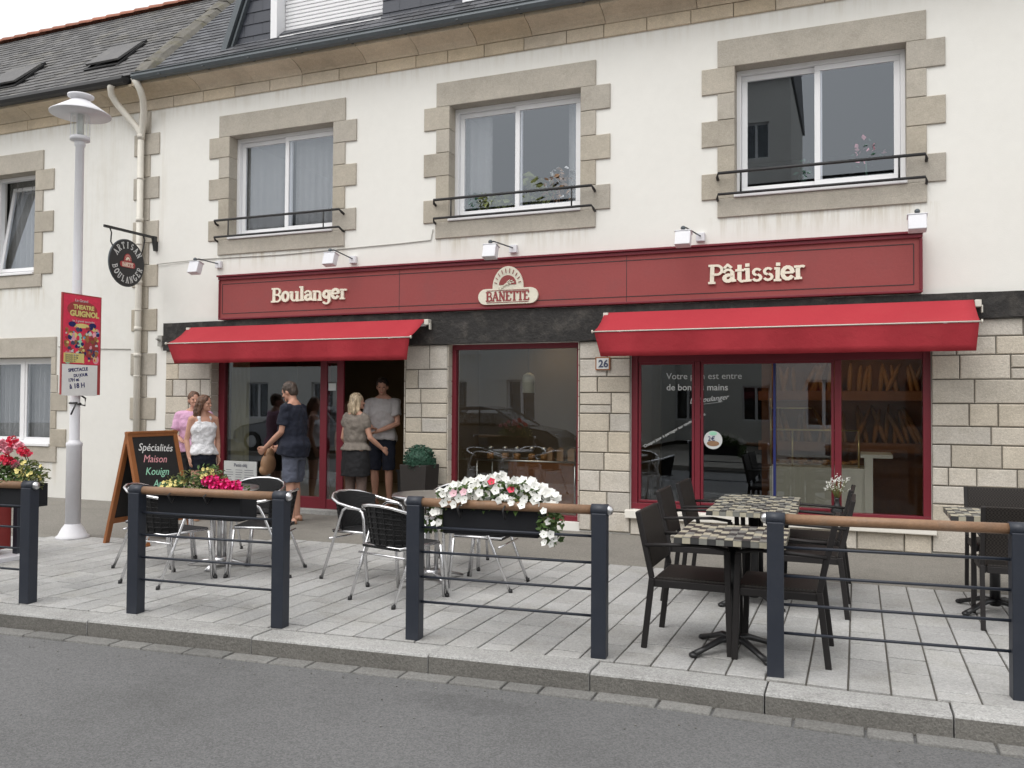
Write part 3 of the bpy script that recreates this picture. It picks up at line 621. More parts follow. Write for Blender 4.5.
# cornice
b = MB(); x = XL
while x < XR:
    l = random.uniform(.46, .62); e = min(x + l, XR); b.stone(x + .004, e - .004, -.03, .02, 5.965, 6.12, .006); x = e
b.box(XL, XR, -.018, .0, 5.967, 6.12, 1); b.box(XL, XR, -.30, .2, 6.286, 6.37)
x = XL; prof = [(-.035, 6.124), (-.05, 6.15), (-.10, 6.19), (-.18, 6.225), (-.27, 6.245), (-.30, 6.25), (-.30, 6.285), (0, 6.285), (0, 6.124)]
while x < XR:
    l = random.uniform(.75, 1.1); e = min(x + l, XR); dz = random.uniform(-.003, .003)
    b.prism([(u, v + dz) for u, v in prof], 'x', x + .004, e - .004); x = e
b.build('cornice', ['cornice', 'mortar'], bak, W=True)
# roof: slates laid in courses
ANG = R(46); ca, sa = math.cos(ANG), math.sin(ANG); YE, ZE = -.33, 6.40
def rp(x, s, h=0.): return (x, YE + s * ca - h * sa, ZE + s * sa + h * ca)      # s up the slope, h above it
def slates(b, x0, x1, s0, s1, wd=.22, ex=.125, cut=None):
    s = s0; k = 0
    while s < s1:
        x = x0 - (wd / 2 if k % 2 else 0)
        while x < x1:
            a, c = max(x + .003, x0), min(x + wd - .003, x1); j = random.uniform(-.006, .006); t = random.uniform(.012, .018)
            if c - a > .02 and not (cut and cut((a + c) / 2, s)):
                b.add([rp(a, s + j, t), rp(c, s + j, t), rp(c, s + ex + .02, .003), rp(a, s + ex + .02, .003), rp(a, s + j, 0), rp(c, s + j, 0)], [(0, 1, 2, 3), (4, 5, 1, 0), (0, 3, 4), (1, 5, 2)])
            x += wd
        s += ex; k += 1
def DL(s, off=0): return -8.51 + .0 * s + off
b = MB(); slates(b, -9.62, XR, .0, 3.1, cut=lambda x, s: -8.45 < x < 1.6 and s > .62)
P = [rp(-9.66, -.02, -.012), rp(XR, -.02, -.012), rp(XR, 3.4, -.012), rp(-9.66, 3.4, -.012)]; b.add(P, [(0, 1, 2, 3)], 1)
rf = b.build('roof', ['slate', 'iron'], bak, W=True)
b = MB(); s = -.05
while s < 3.3:
    e = s + random.uniform(.16, .34); q = lambda a=.018: random.uniform(-a, a)
    P = [rp(-9.98 + q(), s, -.1), rp(-9.97 + q(), s, .05 + q()), rp(-9.84 + q(), s, .09 + q()), rp(-9.70 + q(), s, .06 + q()), rp(-9.60 + q(), s, -.05)]
    Q = [rp(-9.98 + q(), e + .01, -.1), rp(-9.97 + q(), e + .01, .05 + q()), rp(-9.84 + q(), e + .01, .09 + q()), rp(-9.70 + q(), e + .01, .06 + q()), rp(-9.60 + q(), e + .01, -.05)]
    b.add(P + Q, [(k, k + 1, 6 + k, 5 + k) for k in range(4)] + [(4, 3, 2, 1, 0), (5, 6, 7, 8, 9)]); s = e
b.build('verge', 'moss', rf, W=True)
b = MB()
pts = [(-.06, .0), (-.07, -.045), (-.045, -.085), (0, -.10), (.045, -.085), (.07, -.045), (.075, 0)]
prof = [(-.37 + u, 6.375 + v) for u, v in pts] + [(-.37 + u * .93, 6.377 + v * .92) for u, v in reversed(pts)]
x = -9.93
while x < XR:
    e = min(x + 2.0, XR); b.prism(prof, 'x', x, e); x = e + .0001
b.tube([(-9.93, -.435, 6.378), (XR, -.435, 6.378)], .011, 6); 
for k in range(18): x = -9.4 + k * .8; b.box(x, x + .03, -.452, -.30, 6.29, 6.30)
b.build('gutter', 'zinc', rf, W=True)
# dormer
b = MB(); yF = -.02; zb = 6.62
b.prism([(-8.50, zb), (-7.735, zb), (-7.735, 8.5)], 'y', yF + .05, yF + .5); b.box(-7.735, -5.905, yF + .33, yF + .5, zb, 8.5); b.prism([(-5.905, zb), (-4.66, zb), (-4.66, 8.6), (-5.905, 8.6)], 'y', yF + .05, yF + .5)
b.v = [v for v in b.v]; dm = b.build('dormer', 'slatewall', bak, W=True)
b = MB()
def clad(b, x0f, x1f, z0, z1):
    z = z0; k = 0
    while z < z1:
        x = -9.0 + (.16 if k % 2 else 0)
        while x < -4.6:
            a = max(x + .002, x0f(z)); c = min(x + .318, x1f(z))
            if c - a > .02: b.add([(a, yF - .008, z), (c, yF - .008, z), (c, yF + .004, z + .19), (a, yF + .004, z + .19), (a, yF + .05, z), (c, yF + .05, z)], [(0, 1, 2, 3), (4, 5, 1, 0)])
            x += .32
        z += .17; k += 1
clad(b, lambda z: -8.44 + (z - 6.64) * .40, lambda z: -7.74, 6.64, 8.4); b.build('slate_hanging', 'slatewall', dm, W=True); b = MB(); clad(b, lambda z: -5.90, lambda z: -4.70, 6.60, 8.4)
b.build('slate_hanging', 'slatewall', dm, W=True)
b = MB()
for off, wd_, pr in ((0, .10, .10), (.13, .035, .06)):
    x0 = -8.56 + off; b.add([(x0, yF - pr, 6.60), (x0 + wd_, yF - pr, 6.60), (x0 + wd_ + .78, yF - pr, 8.55), (x0 + .78, yF - pr, 8.55), (x0, yF + .5, 6.60), (x0 + wd_, yF + .5, 6.60), (x0 + wd_ + .78, yF + .5, 8.55), (x0 + .78, yF + .5, 8.55)],
        [(0, 1, 2, 3), (0, 4, 5, 1), (1, 5, 6, 2), (4, 0, 3, 7)])
b.build('barge_board', 'zinc', dm, W=True)
b = MB(); b.box(-7.72, -7.61, yF - .03, yF + .3, 6.62, 8.5); b.box(-7.61, -5.90, yF + .20, yF + .3, 6.70, 8.5); b.box(-7.55, -5.9, yF - .05, yF + .2, 6.66, 6.70)
sh = b.build('window', 'white', dm, W=True)
b = MB(); z = 6.76
while z < 8.4: b.prism([(yF + .19, z), (yF + .155, z + .008), (yF + .155, z + .045), (yF + .19, z + .053)], 'x', -7.60, -5.91); z += .054
b.box(-7.60, -5.91, yF + .16, yF + .19, 6.70, 6.758, 0); b.build('roller_shutter', 'white', sh, W=True)
b = MB(); b.box(-4.62, -4.1, yF + .0, yF + .3, 6.74, 8.5); b.box(-4.70, -4.0, yF - .03, yF + .1, 6.70, 6.735); b.build('window', 'white', dm, W=True)
b = MB(); b.box(-4.1, 1.5, yF + .05, yF + .5, 6.62, 8.6); b.build('slate_cheek', 'slatewall', dm, W=True)
# timber beam over the shop front
b = MB()
def hewn(b, x0, x1, z0, z1, y0, y1, n):
    for i in range(n):
        pass
    xs_ = [x0 + (x1 - x0) * i / n for i in range(n + 1)]; vs = []
    for x in xs_:
        q = lambda s=.006: random.uniform(-s, s)
        vs += [(x, y0 + q(), z0 + q()), (x, y0 + q(), z0 + (z1 - z0) * .5), (x, y0 + q(), z1 + q(.003)), (x, y1, z1), (x, y1, z0)]
    fs = [(i * 5 + j, (i + 1) * 5 + j, (i + 1) * 5 + (j + 1) % 5, i * 5 + (j + 1) % 5) for i in range(n) for j in range(5)] + [(4, 3, 2, 1, 0), tuple(n * 5 + j for j in range(5))]
    b.add(vs, fs)
hewn(b, -9.58, -1.2, 2.295, 2.700, -.075, .06, 44); hewn(b, -1.198, XR, 2.435, 2.698, -.07, .06, 30)
b.build('timber_beam', 'timber', bak, W=True)

# shop fronts -------------------------------------------------------
def ringX(b, x0, x1, z0, z1, t, ya, yb, m=0): b.box(x0, x1, ya, yb, z1 - t, z1, m); b.box(x0, x1, ya, yb, z0, z0 + t, m); b.box(x0, x0 + t, ya, yb, z0 + t, z1 - t, m); b.box(x1 - t, x1, ya, yb, z0 + t, z1 - t, m)
y = .13
b = MB(); b.box(-8.72, -8.60, y, y + .08, .02, 2.29); b.box(-8.60, -5.50, y, y + .08, 2.16, 2.29); b.box(-8.60, -6.92, y, y + .08, .02, .22); b.box(-6.93, -6.82, y - .003, y + .085, .02, 2.16)
sf1 = b.build('shop_entrance', 'reddark', bak, W=True, bevel=.004)
b = MB(); b.box(-8.60, -6.93, y + .035, y + .041, .22, 2.16); b.build('pane', 'shopglass', sf1, W=True)
b = MB(); b.box(-6.66, -6.55, y + .0, y + .03, .06, 2.15); b.box(-6.815, -6.66, y + .002, y + .028, .06, .2); b.box(-6.815, -6.66, y + .002, y + .028, 2.08, 2.15); b.build('sliding_door', 'reddark', sf1, W=True, bevel=.004)
b = MB(); b.box(-6.815, -6.66, y + .012, y + .018, .2, 2.08); b.build('pane', 'shopglass', sf1, W=True); b = MB(); b.box(-6.80, -6.68, y + .006, y + .011, 1.70, 1.80); b.build('opening_hours_sticker', 'paperw', sf1, W=True)
b = MB(); b.box(-8.6, -5.5, y - .13, .33, -.02, .06); b.build('threshold', 'kerb', sf1, W=True, bevel=.006)
b = MB(); ringX(b, -4.88, -3.11, .10, 2.29, .065, y - .05, y + .04); sf2 = b.build('middle_shop_window', 'reddark', bak, W=True, bevel=.004)
b = MB(); b.box(-4.815, -3.175, y, y + .008, .165, 2.225); b.build('pane', 'shopglass', sf2, W=True)
b = MB(); ringX(b, -2.48, .72, .30, 2.20, .075, .03, .13); b.box(-2.405, .645, .045, .12, 2.03, 2.125); b.box(-1.735, -1.675, .04, .12, .375, 2.03); b.box(-.225, -.155, .04, .12, .375, 2.03)
ringX(b, -2.40, -1.74, .38, 2.03, .03, .05, .10); ringX(b, -1.67, -.23, .38, 2.03, .03, .05, .10)
sf3 = b.build('large_shop_window', 'reddark', bak, W=True, bevel=.004)
for a, c in ((-2.37, -1.77), (-1.64, -.88), (-.845, -.26)):
    b = MB(); b.box(a, c, .07, .078, .41, 2.0); b.build('pane', 'shopglass', sf3, W=True)
b = MB(); b.box(-.155, .645, .075, .083, .375, 2.03); b.build('pane', 'clear', sf3, W=True)
b = MB(); b.box(-.868, -.840, .055, .10, .41, 2.0); b.build('blue_mullion', 'bluepaint', sf3, W=True)
b = MB(); b.box(-2.53, .76, -.09, .06, .20, .298); b.build('sill', 'sillwhite', sf3, W=True, bevel=.01)
b = MB(); t = dict(depth=.0012)
text(b, 'Votre pain est entre', (-2.07, .062, 1.83), .105, **t); text(b, 'de bonnes mains', (-2.07, .062, 1.70), .105, bold=.001, **t)
text(b, 'Le boulanger', (-1.80, .062, 1.545), .085, rot=R(7), shear=.4, **t); b.bar((-1.72, .062, 1.53), (-1.42, .062, 1.57), .003, .003)
text(b, 'Chaque jour à partager sur toute la tablée', (-2.33, .062, 1.02), .048, rot=R(29), **t)
b.build('window_lettering', 'paperw', sf3, W=True)
b = MB(); b.tube([(-1.53, .060, 1.13), (-1.53, .064, 1.13)], .105, 24, 0, smooth=False); b.tube([(-1.53, .057, 1.205), (-1.53, .0605, 1.205)], .045, 16, 1, sx=.5, smooth=False)
b.tube([(-1.53, .057, 1.09), (-1.53, .0605, 1.09)], .07, 20, 2, sx=.45, smooth=False); text(b, '2€', (-1.59, .0555, 1.12), .075, 3, depth=.001)
b.build('round_sticker', ['paperw', 'chalkg', 'leather', 'bluepaint'], sf3, W=True)

# ================================================================== THE NEIGHBOUR ON THE LEFT
nb = T('neighbour_house', (-12, 0, 0), 'older cream rendered house on the left with granite surrounds and aged slate roof', 'building')
NX0 = -17.5
NH = [(-13.46, -12.36, 3.58, 5.28), (-13.52, -11.93, .80, 2.24)]
b = MB(); b.wall(NX0, XL - .001, -.2, 6.2, NH, .0, .32); b.box(NX0, NX0 + .2, .32, 6.5, -.2, 6.2); b.box(NX0, XL, 6.5, 6.7, -.2, 6.2); b.box(NX0, XL, .32, 6.5, 2.9, 3.0, 1); b.box(NX0 + .2, XL - .001, 1.6, 1.65, -.2, 6.2, 1); b.build('wall', ['render2', 'dark'], nb, W=True)
b = MB()
b.stone(-13.62, -12.20, -.024, .31, 5.275, 5.60, .006); b.stone(-13.62, -12.20, -.026, .31, 3.38, 3.585, .006)
for i in range(5):
    z1 = 5.28 - i * .34; w_ = .40 if i % 2 == 0 else .16
    for s, c in ((1, -12.36), (-1, -13.46)): b.stone(min(c - s * .012, c + s * w_), max(c - s * .012, c + s * w_), -.022, .2, z1 - .34 + .003, z1 - .003, .006)
b.build('stone_surround', 'granite', nb, W=True)
b = MB(); b.stone(-13.7, -11.84, -.024, .31, 2.235, 2.56, .006); b.stone(-13.62, -11.80, -.026, .31, .56, .804, .006)
for i, w_ in enumerate((.09, .13, .34, .11, .33)):
    z1 = 2.24 - i * .288
    for s, c in ((1, -11.93), (-1, -13.52)): b.stone(min(c - s * .012, c + s * w_), max(c - s * .012, c + s * w_), -.022, .2, z1 - .288 + .003, z1 - .003, .006)
b.build('stone_surround', 'granite', nb, W=True)
f = MB(); ringX(f, -13.45, -12.37, 3.62, 5.27, .055, .15, .24); wn = f.build('window', 'white', nb, W=True, bevel=.004)
q = MB(); ringX(q, -.49, .49, 0, 1.5, .06, -.02, .03)
Mt = Matrix.Translation((-12.91, .17, 3.68)) @ Matrix.Rotation(R(-9), 4, 'X'); q.xf(Mt); q.build('sash', 'white', wn, W=True, bevel=.004)
q = MB(); q.box(-.43, .43, 0, .006, .06, 1.44); q.xf(Mt); q.build('pane', 'glassup', wn, W=True)
q = MB(); q.box(-13.45, -12.37, -.05, .17, 3.588, 3.625); q.build('sill', 'white', wn, W=True, bevel=.006)
f = MB(); ringX(f, -13.50, -11.94, .85, 2.23, .055, .12, .2); f.box(-12.76, -12.69, .11, .2, .905, 2.175); wn = f.build('window', 'white', nb, W=True, bevel=.004)
for a, c in ((-13.445, -12.76), (-12.69, -11.995)):
    q = MB(); ringX(q, a, c, .90, 2.175, .04, .125, .165); q.build('sash', 'white', wn, W=True); q = MB(); q.box(a + .04, c - .04, .14, .146, .94, 2.135); q.build('pane', 'glassup', wn, W=True)
q = MB(); q.box(-13.51, -11.935, -.05, .13, .807, .85); q.build('sill', 'white', wn, W=True, bevel=.006)
b = MB(); x = NX0
while x < XL:
    l = random.uniform(.46, .7); e = min(x + l, XL - .002); b.stone(x + .004, e - .004, -.03, .02, 5.965, 6.12, .006); x = e + (0 if e < XL - .01 else 1)
b.box(NX0, XL, -.018, .0, 5.967, 6.12, 1)
x = NX0; prof = [(-.035, 6.124), (-.05, 6.15), (-.10, 6.19), (-.18, 6.225), (-.27, 6.245), (-.30, 6.25), (-.30, 6.285), (0, 6.285), (0, 6.124)]
while x < XL - .01:
    l = random.uniform(.75, 1.1); e = min(x + l, XL - .003); b.prism(prof, 'x', x + .004, e - .004); x = e
b.build('cornice', ['cornice', 'mortar'], nb, W=True)
b = MB(); SK = [(-11.40, -10.66, .58, 1.30), (-13.65, -12.85, .48, 1.20)]
slates(b, -18.2, -9.9, .0, 2.98, cut=lambda x, s: any(a - .05 < x < c + .05 and d_ - .1 < s < e - .05 for a, c, d_, e in SK))
b.add([rp(-18.2, -.02, -.012), rp(-9.9, -.02, -.012), rp(-9.9, 3.0, -.012), rp(-18.2, 3.0, -.012)], [(0, 1, 2, 3)], 1)
b.add([rp(-18.2, 3.0, -.012), rp(-9.9, 3.0, -.012), (-9.9, 5, 6.3), (-18.2, 5, 6.3)], [(0, 1, 2, 3)], 1)
nr = b.build('roof', ['slate2', 'iron'], nb, W=True)
b = MB(); x = -18.2
while x < -9.7:
    p = rp(x, 3.0, 0); n = 8; vs = []
    for xx, rr in ((x, .095), (x + .36, .075), (x + .36, .06), (x, .08)):
        vs += [(xx, p[1] + rr * 1.1 * math.cos(math.pi * k / n), p[2] + .01 + rr * math.sin(math.pi * k / n)) for k in range(n + 1)]
    m_ = n + 1; fs = [(i, i + 1, m_ + i + 1, m_ + i) for i in range(n)] + [(i + 1, i, 3 * m_ + i, 3 * m_ + i + 1) for i in range(n)]
    b.add(vs, fs, 0); x += .34
b.build('ridge_tiles', 'terra', nr, W=True)
for (a, c, s0_, s1_) in SK:
    b = MB()
    def rbox(b, a, c, s0, s1, h0, h1, m=0):
        vs = [rp(x_, s_, h_) for h_ in (h0, h1) for x_, s_ in ((a, s0), (c, s0), (c, s1), (a, s1))]
        b.add(vs, [(0, 3, 2, 1), (4, 5, 6, 7), (0, 1, 5, 4), (1, 2, 6, 5), (2, 3, 7, 6), (3, 0, 4, 7)], m)
    rbox(b, a, a + .05, s0_, s1_, 0, .035); rbox(b, c - .05, c, s0_, s1_, 0, .035); rbox(b, a, c, s0_ - .05, s0_, 0, .03); rbox(b, a, c, s1_, s1_ + .05, 0, .05); rbox(b, a, c, s0_, s1_, -.01, .008)
    skl = b.build('skylight', 'iron', nr, W=True)
    b = MB(); q = []
    for s_, h_ in ((s0_ + .02, .06), (s1_ - .02, .03)): q += [rp(a + .03, s_, h_), rp(c - .03, s_, h_), rp(c - .03, s_, h_ + .03), rp(a + .03, s_, h_ + .03)]
    b.add(q, [(0, 1, 2, 3), (7, 6, 5, 4), (3, 2, 6, 7), (0, 4, 5, 1), (1, 5, 6, 2), (4, 0, 3, 7)]); b.build('open_sash', 'slate2', skl, W=True)
b = MB(); b.prism([(-.37 + u * 1.1, 6.375 + v * 1.1) for u, v in pts], 'x', -18.2, -10.1); b.build('gutter', 'iron', nr, W=True)
# ================================================================== SIGNS AND AWNINGS
fs = T('shop_fascia_sign', (-4, -.1, 2.7), 'long dark red fascia board reading Boulanger and Pâtissier with a cream emblem', 'shop sign')
b = MB(); b.box(-8.52, .63, -.10, -.002, 2.715, 3.325); b.build('board', 'red', fs, W=True)
b = MB(); b.box(-8.535, .645, -.15, -.002, 3.327, 3.352); b.box(-8.525, .640, -.125, -.101, 3.285, 3.325); b.box(-8.525, .640, -.115, -.101, 2.715, 2.74); b.box(-8.525, -8.50, -.115, -.101, 2.742, 3.283); b.box(.61, .640, -.115, -.101, 2.742, 3.283)
b.build('frame', 'reddark', fs, W=True, bevel=.004)
b = MB(); 
for x in (-5.56, -2.51): b.box(x - .003, x + .003, -.1015, -.099, 2.74, 3.283)
for z in (3.225, 2.80): b.box(-8.46, .555, -.1035, -.099, z - .004, z + .004)
for x in (-8.46, .555): b.box(x - .004, x + .004, -.103, -.099, 2.80, 3.225)
b.build('panel_groove', 'iron', fs, W=True)
random.seed(3)
b = MB(); word(b, 'Boulanger', -7.585, 2.94, -.101, .18, 1.24, jitter=.05, tk=.19, tn=.13, dep=.12); b.build('lettering', 'letter', fs, W=True)
b = MB(); word(b, 'Pâtissier', -1.555, 2.915, -.101, .195, 1.05, jitter=.05, tk=.19, tn=.13, dep=.12); b.build('lettering', 'letter', fs, W=True)
# emblem: rounded bar with the name, half sun above, ears of wheat
def emblem(name, parent, M, sc_=1., back='logo', ink='red'):
    b = MB(); P = []
    for cx, a0 in ((.30, -90), (-.30, 90)):
        for i in range(11): a = R(a0 + 18 * i); P.append((cx + .10 * math.cos(a), -.11 + .10 * math.sin(a)))
    b.prism(P, 'z', 0, .03); S = [(.205 * math.cos(R(180 * i / 24)), .0 + .27 * math.sin(R(180 * i / 24))) for i in range(25)]; S = [(.205, -.05)] + S + [(-.205, -.05)]
    b.prism(S, 'z', 0, .028); b.xf(M); o = b.build(name, back, parent, W=True)
    b = MB(); H = [(.115 * math.cos(R(180 * i / 16)), .035 + .12 * math.sin(R(180 * i / 16))) for i in range(17)]; b.prism(H, 'z', .0285, .034)
    for i in range(10):
        a = R(9 + 18 * i); c, s = math.cos(a), math.sin(a); b.bar((.145 * c, .035 + .150 * s, .031), (.180 * c, .035 + .205 * s, .031), .014, .006, side=(0, 0, 1))
    for cx in (-1, 1): pass
    for i in range(2): b.bar((-.28, -.035 - i * .152, .033), (.28, -.035 - i * .152, .033), .006, .006, side=(0, 0, 1))
    k = 'BANETTE'; tot = sum(GLY[q][0] for q in k); x = -.29
    for q in k: glyph(b, q, M := M, **{}) if False else glyph(b, q, Matrix.Translation((x, -.165, .031)) @ Matrix.Diagonal((.58 / tot, .11, .1, 1)), tk=.22, tn=.14, dep=.03); x += GLY[q][0] * .58 / tot
    b.xf(M); b.build('emblem_lettering', ink, o, W=True)
    b = MB()
    for (a, l) in ((18, .16), (30, .15), (42, .13)):
        for k in range(6):
            t = -.06 + k * l / 4.2; px, py = -.05 + t * math.cos(R(a)), .02 + t * math.sin(R(a))
            b.ell((px, py, .037), (.020, .009, .004), 6, 4, M=Matrix.Rotation(R(a + 12 * (-1) ** k), 3, 'Z').to_4x4())
    b.xf(M); b.build('emblem_wheat', back, o, W=True)
    return o
EM = Matrix.Translation((-4.01, -.103, 2.975)) @ FACE.to_4x4() @ Matrix.Diagonal((1.0, .98, 1, 1))
emblem('emblem', fs, EM)

def awning(x0, x1, label, ztop=2.60, zbar=2.35, proj_=.56, drop=.27, inr=.07):
    t = T('awning', ((x0 + x1) / 2, -.08, ztop), label, 'awning', group='red canvas awnings over the shop front')
    b = MB(); N = 30; vs = []; th = .004
    def prof(u):
        return [(-.13, ztop + .015), (-.13 - proj_ * .33, ztop - (ztop - zbar) * .36), (-.13 - proj_ * .66, ztop - (ztop - zbar) * .70), (-proj_ - .10, zbar + .015)]
    for i in range(N + 1):
        u = i / N; x = x0 + (x1 - x0) * u; wv = .009 * math.sin(u * 13) + .006 * math.sin(u * 37 + x0) + .003 * math.sin(u * 71); xi = x0 + .20 + (x1 - x0 - .23) * u if False else x
        for k, (y_, z_) in enumerate(prof(u)): vs.append((x, y_, z_ - (.012 * math.sin(math.pi * k / 3)) + wv * (k in (1, 2))))
    n = 4; top = [(x, y_, z_) for x, y_, z_ in vs]; bot = [(x, y_ + th, z_ - th) for x, y_, z_ in vs]; m_ = len(vs)
    f = [(i * n + j, i * n + j + 1, (i + 1) * n + j + 1, (i + 1) * n + j) for i in range(N) for j in range(n - 1)]; fb = [tuple(m_ + q for q in reversed(a)) for a in f]
    side = [(j, m_ + j, m_ + j + 1, j + 1) for j in range(n - 1)] + [(N * n + j + 1, m_ + N * n + j + 1, m_ + N * n + j, N * n + j) for j in range(n - 1)]
    b.add(top + bot, f + fb + side, 0, True); b.build('canopy', 'awning', t, W=True)
    b = MB(); vs = []; N = 60
    for i in range(N + 1):
        u = i / N; x = x0 + .005 + (x1 - x0 - .01) * u; e = min(u, 1 - u); wv = .020 * math.sin(u * 19 + x0) + .012 * math.sin(u * 47 + 1) + .006 * math.sin(u * 103) + .03 * math.exp(-e * 30)
        for k in range(5): q = k / 4; vs.append((x + q * (.05 * math.exp(-u * 8) - inr * math.exp(-(1 - u) * 8)), -proj_ - .115 + .05 * q + wv * q, zbar - .005 - drop * q))
    n = 5; m_ = len(vs); bot = [(x, y_ + .004, z_) for x, y_, z_ in vs]
    f = [(i * n + j, (i + 1) * n + j, (i + 1) * n + j + 1, i * n + j + 1) for i in range(N) for j in range(n - 1)]; fb = [tuple(m_ + q for q in reversed(a)) for a in f]
    rim = [(i * n + 4, (i + 1) * n + 4, m_ + (i + 1) * n + 4, m_ + i * n + 4) for i in range(N)] + [(j, j + 1, m_ + j + 1, m_ + j) for j in range(4)] + [(N * n + j + 1, N * n + j, m_ + N * n + j, m_ + N * n + j + 1) for j in range(4)]
    b.add(vs + bot, f + fb + rim, 0, True); b.build('valance', 'awning', t, W=True)
    b = MB(); b.tube([(x0 - .015, -proj_ - .12, zbar + .005), (x1 + .015, -proj_ - .12, zbar + .005)], .007, 8); b.tube([(x0 - .025, -proj_ - .12, zbar + .005), (x0 - .012, -proj_ - .12, zbar + .005)], .02, 8); b.tube([(x1 + .012, -proj_ - .12, zbar + .005), (x1 + .025, -proj_ - .12, zbar + .005)], .02, 8); b.build('front_bar', 'pipe', t, W=True)
    b = MB(); b.tube([(x0 - .005, -.12, ztop - .045), (x1 + .005, -.12, ztop - .045)], .03, 10); b.build('roller', 'white', t, W=True)
    for x in (x0 + .02, x1 + .035):
        b = MB(); b.box(x - .03, x + .03, -.17, -.075, ztop - .06, ztop + .012); b.box(x + .03, x + .045, -.15, -.10, ztop - .12, ztop - .04); b.build('bracket', 'pipe', t, W=True, bevel=.006)
    for x in (x0 + .3, x1 - .3):
        b = MB(); b.bar((x, -.14, ztop - .10), (x + .03, -.38, zbar - .02), .03, .02); b.bar((x + .03, -.38, zbar - .02), (x, -proj_ - .10, zbar - .002), .03, .02); b.build('folding_arm', 'white', t, W=True)
    return t
awning(-9.05, -5.16, 'red canvas awning over the shop doorway, left and shorter of the two', proj_=.42)
awning(-2.765, 1.105, 'red canvas awning over the large shop window on the right', proj_=.46, inr=.02)

def spot(box, mount, label):
    t = T('sign_spotlight', mount, label, 'spotlight', group='white spotlights above the fascia')
    b = MB(); b.box(mount[0] - .05, mount[0] + .05, -.05, -.001, mount[2] - .05, mount[2] + .05); b.build('wall_plate', 'whitepaint', t, W=True, bevel=.006)
    b = MB(); top = (box[0], box[1], box[2] + .13); b.tube([(mount[0], -.05, mount[2] + .01), (box[0] + .02, box[1] + .05, box[2] + .145), top], .009, 6); b.ell(top, (.028, .028, .028), 8, 6); b.build('arm', 'zinc', t, W=True)
    b = MB(); Mx = Matrix.Translation(box) @ Matrix.Rotation(R(-18), 4, 'X'); b.box(-.085, .085, -.05, .05, -.075, .085); b.box(-.095, .095, -.055, .06, .085, .10); b.xf(Mx); b.build('housing', 'whitepaint', t, W=True, bevel=.012)
for bx, mt, lb in (((-8.65, -.45, 3.41), (-8.60, 0, 3.53), 'white spotlight over the left end of the fascia, farthest left of the row'), ((-6.40, -.45, 3.40), (-6.32, 0, 3.47), 'white spotlight over the end of the word Boulanger'),
                   ((-4.11, -.45, 3.36), (-3.98, 0, 3.47), 'white spotlight directly above the cream emblem'), ((-1.78, -.45, 3.36), (-1.66, 0, 3.46), 'white spotlight above the start of the word Pâtissier'), ((.57, -.45, 3.36), (.60, 0, 3.50), 'white spotlight over the right end of the fascia')):
    spot(bx, mt, lb)

hg = T('hanging_sign', (-9.8, 0, 4.0), 'black oval hanging sign reading Artisan Boulanger on an iron wall bracket', 'sign')
b = MB(); b.bar((-9.8, 0, 4.0), (-9.8, -.98, 4.0), .03, .035, side=(1, 0, 0)); b.prism([(-.0, 4.02), (-.0, 3.80), (-.05, 3.80), (-.09, 3.98), (-.09, 4.02)], 'x', -9.822, -9.778)
for y_ in (-.27, -.88): b.tube([(-9.8, y_, 3.99), (-9.8, y_ + .03, 3.93), (-9.8, y_ + (.0 if y_ > -.5 else .02), 3.80), (-9.8, y_ + (-.03 if y_ > -.5 else .09), 3.70)], .010, 6)
b.build('bracket', 'iron', hg, W=True)
SGN = Matrix.Translation((-9.8, -.575, 3.535)) @ Matrix(((0, 0, 1), (1, 0, 0), (0, 1, 0))).to_4x4()      # local x -> +y, faces +x
b = MB(); b.prism([(.315 * math.cos(R(a)), .335 * math.sin(R(a))) for a in range(0, 360, 8)], 'z', -.02, .02); b.xf(SGN); pl = b.build('oval_plate', 'iron', hg, W=True, bevel=.004)
b = MB(); b.tube([(.315 * math.cos(R(a)), .335 * math.sin(R(a)), 0) for a in range(0, 360, 8)], .012, 6, closed=True); b.xf(SGN); b.build('rim', 'zinc', pl, W=True)
b = MB()
def curved(b, txt, r_, a0, a1, flip=False, h=.085):
    n = len(txt)
    for i, ch in enumerate(txt):
        a = R(a0 + (a1 - a0) * i / (n - 1)); rr = r_; px, py = rr * .95 * math.cos(a), rr * math.sin(a); ro = a - math.pi / 2 if not flip else a + math.pi / 2
        Mx = Matrix.Translation((px, py, .0205)) @ Matrix.Rotation(ro, 4, 'Z') @ Matrix.Diagonal((h * .85, h, h, 1)) @ Matrix.Translation((-GLY[ch][0] / 2, 0 if not flip else 0, 0)); glyph(b, ch, Mx, tk=.18, tn=.11, dep=.05)
curved(b, 'ARTISAN', .215, 148, 32); b.xf(SGN); b.build('lettering', 'paperw', pl, W=True); b = MB(); curved(b, 'BOULANGER', .290, 197, 343, True)
b.xf(SGN); b.build('lettering', 'paperw', pl, W=True)
emblem('emblem', pl, SGN @ Matrix.Translation((0, .02, .0205)) @ Matrix.Diagonal((.34, .42, .3, 1)), back='copper', ink='letter')

np_ = T('house_number_plate', (-2.81, -.04, 2.02), 'small framed plate with number 26 on the stone pillar', 'number plate')
b = MB(); b.box(-2.90, -2.72, -.055, -.036, 1.94, 2.095); b.build('frame', 'frameoak', np_, W=True); b = MB(); b.box(-2.885, -2.735, -.059, -.054, 1.953, 2.082, 0); text(b, '26', (-2.86, -.0605, 1.975), .12, 1, depth=.001, bold=.004); b.build('plate', ['paperw', 'ink'], np_, W=True)

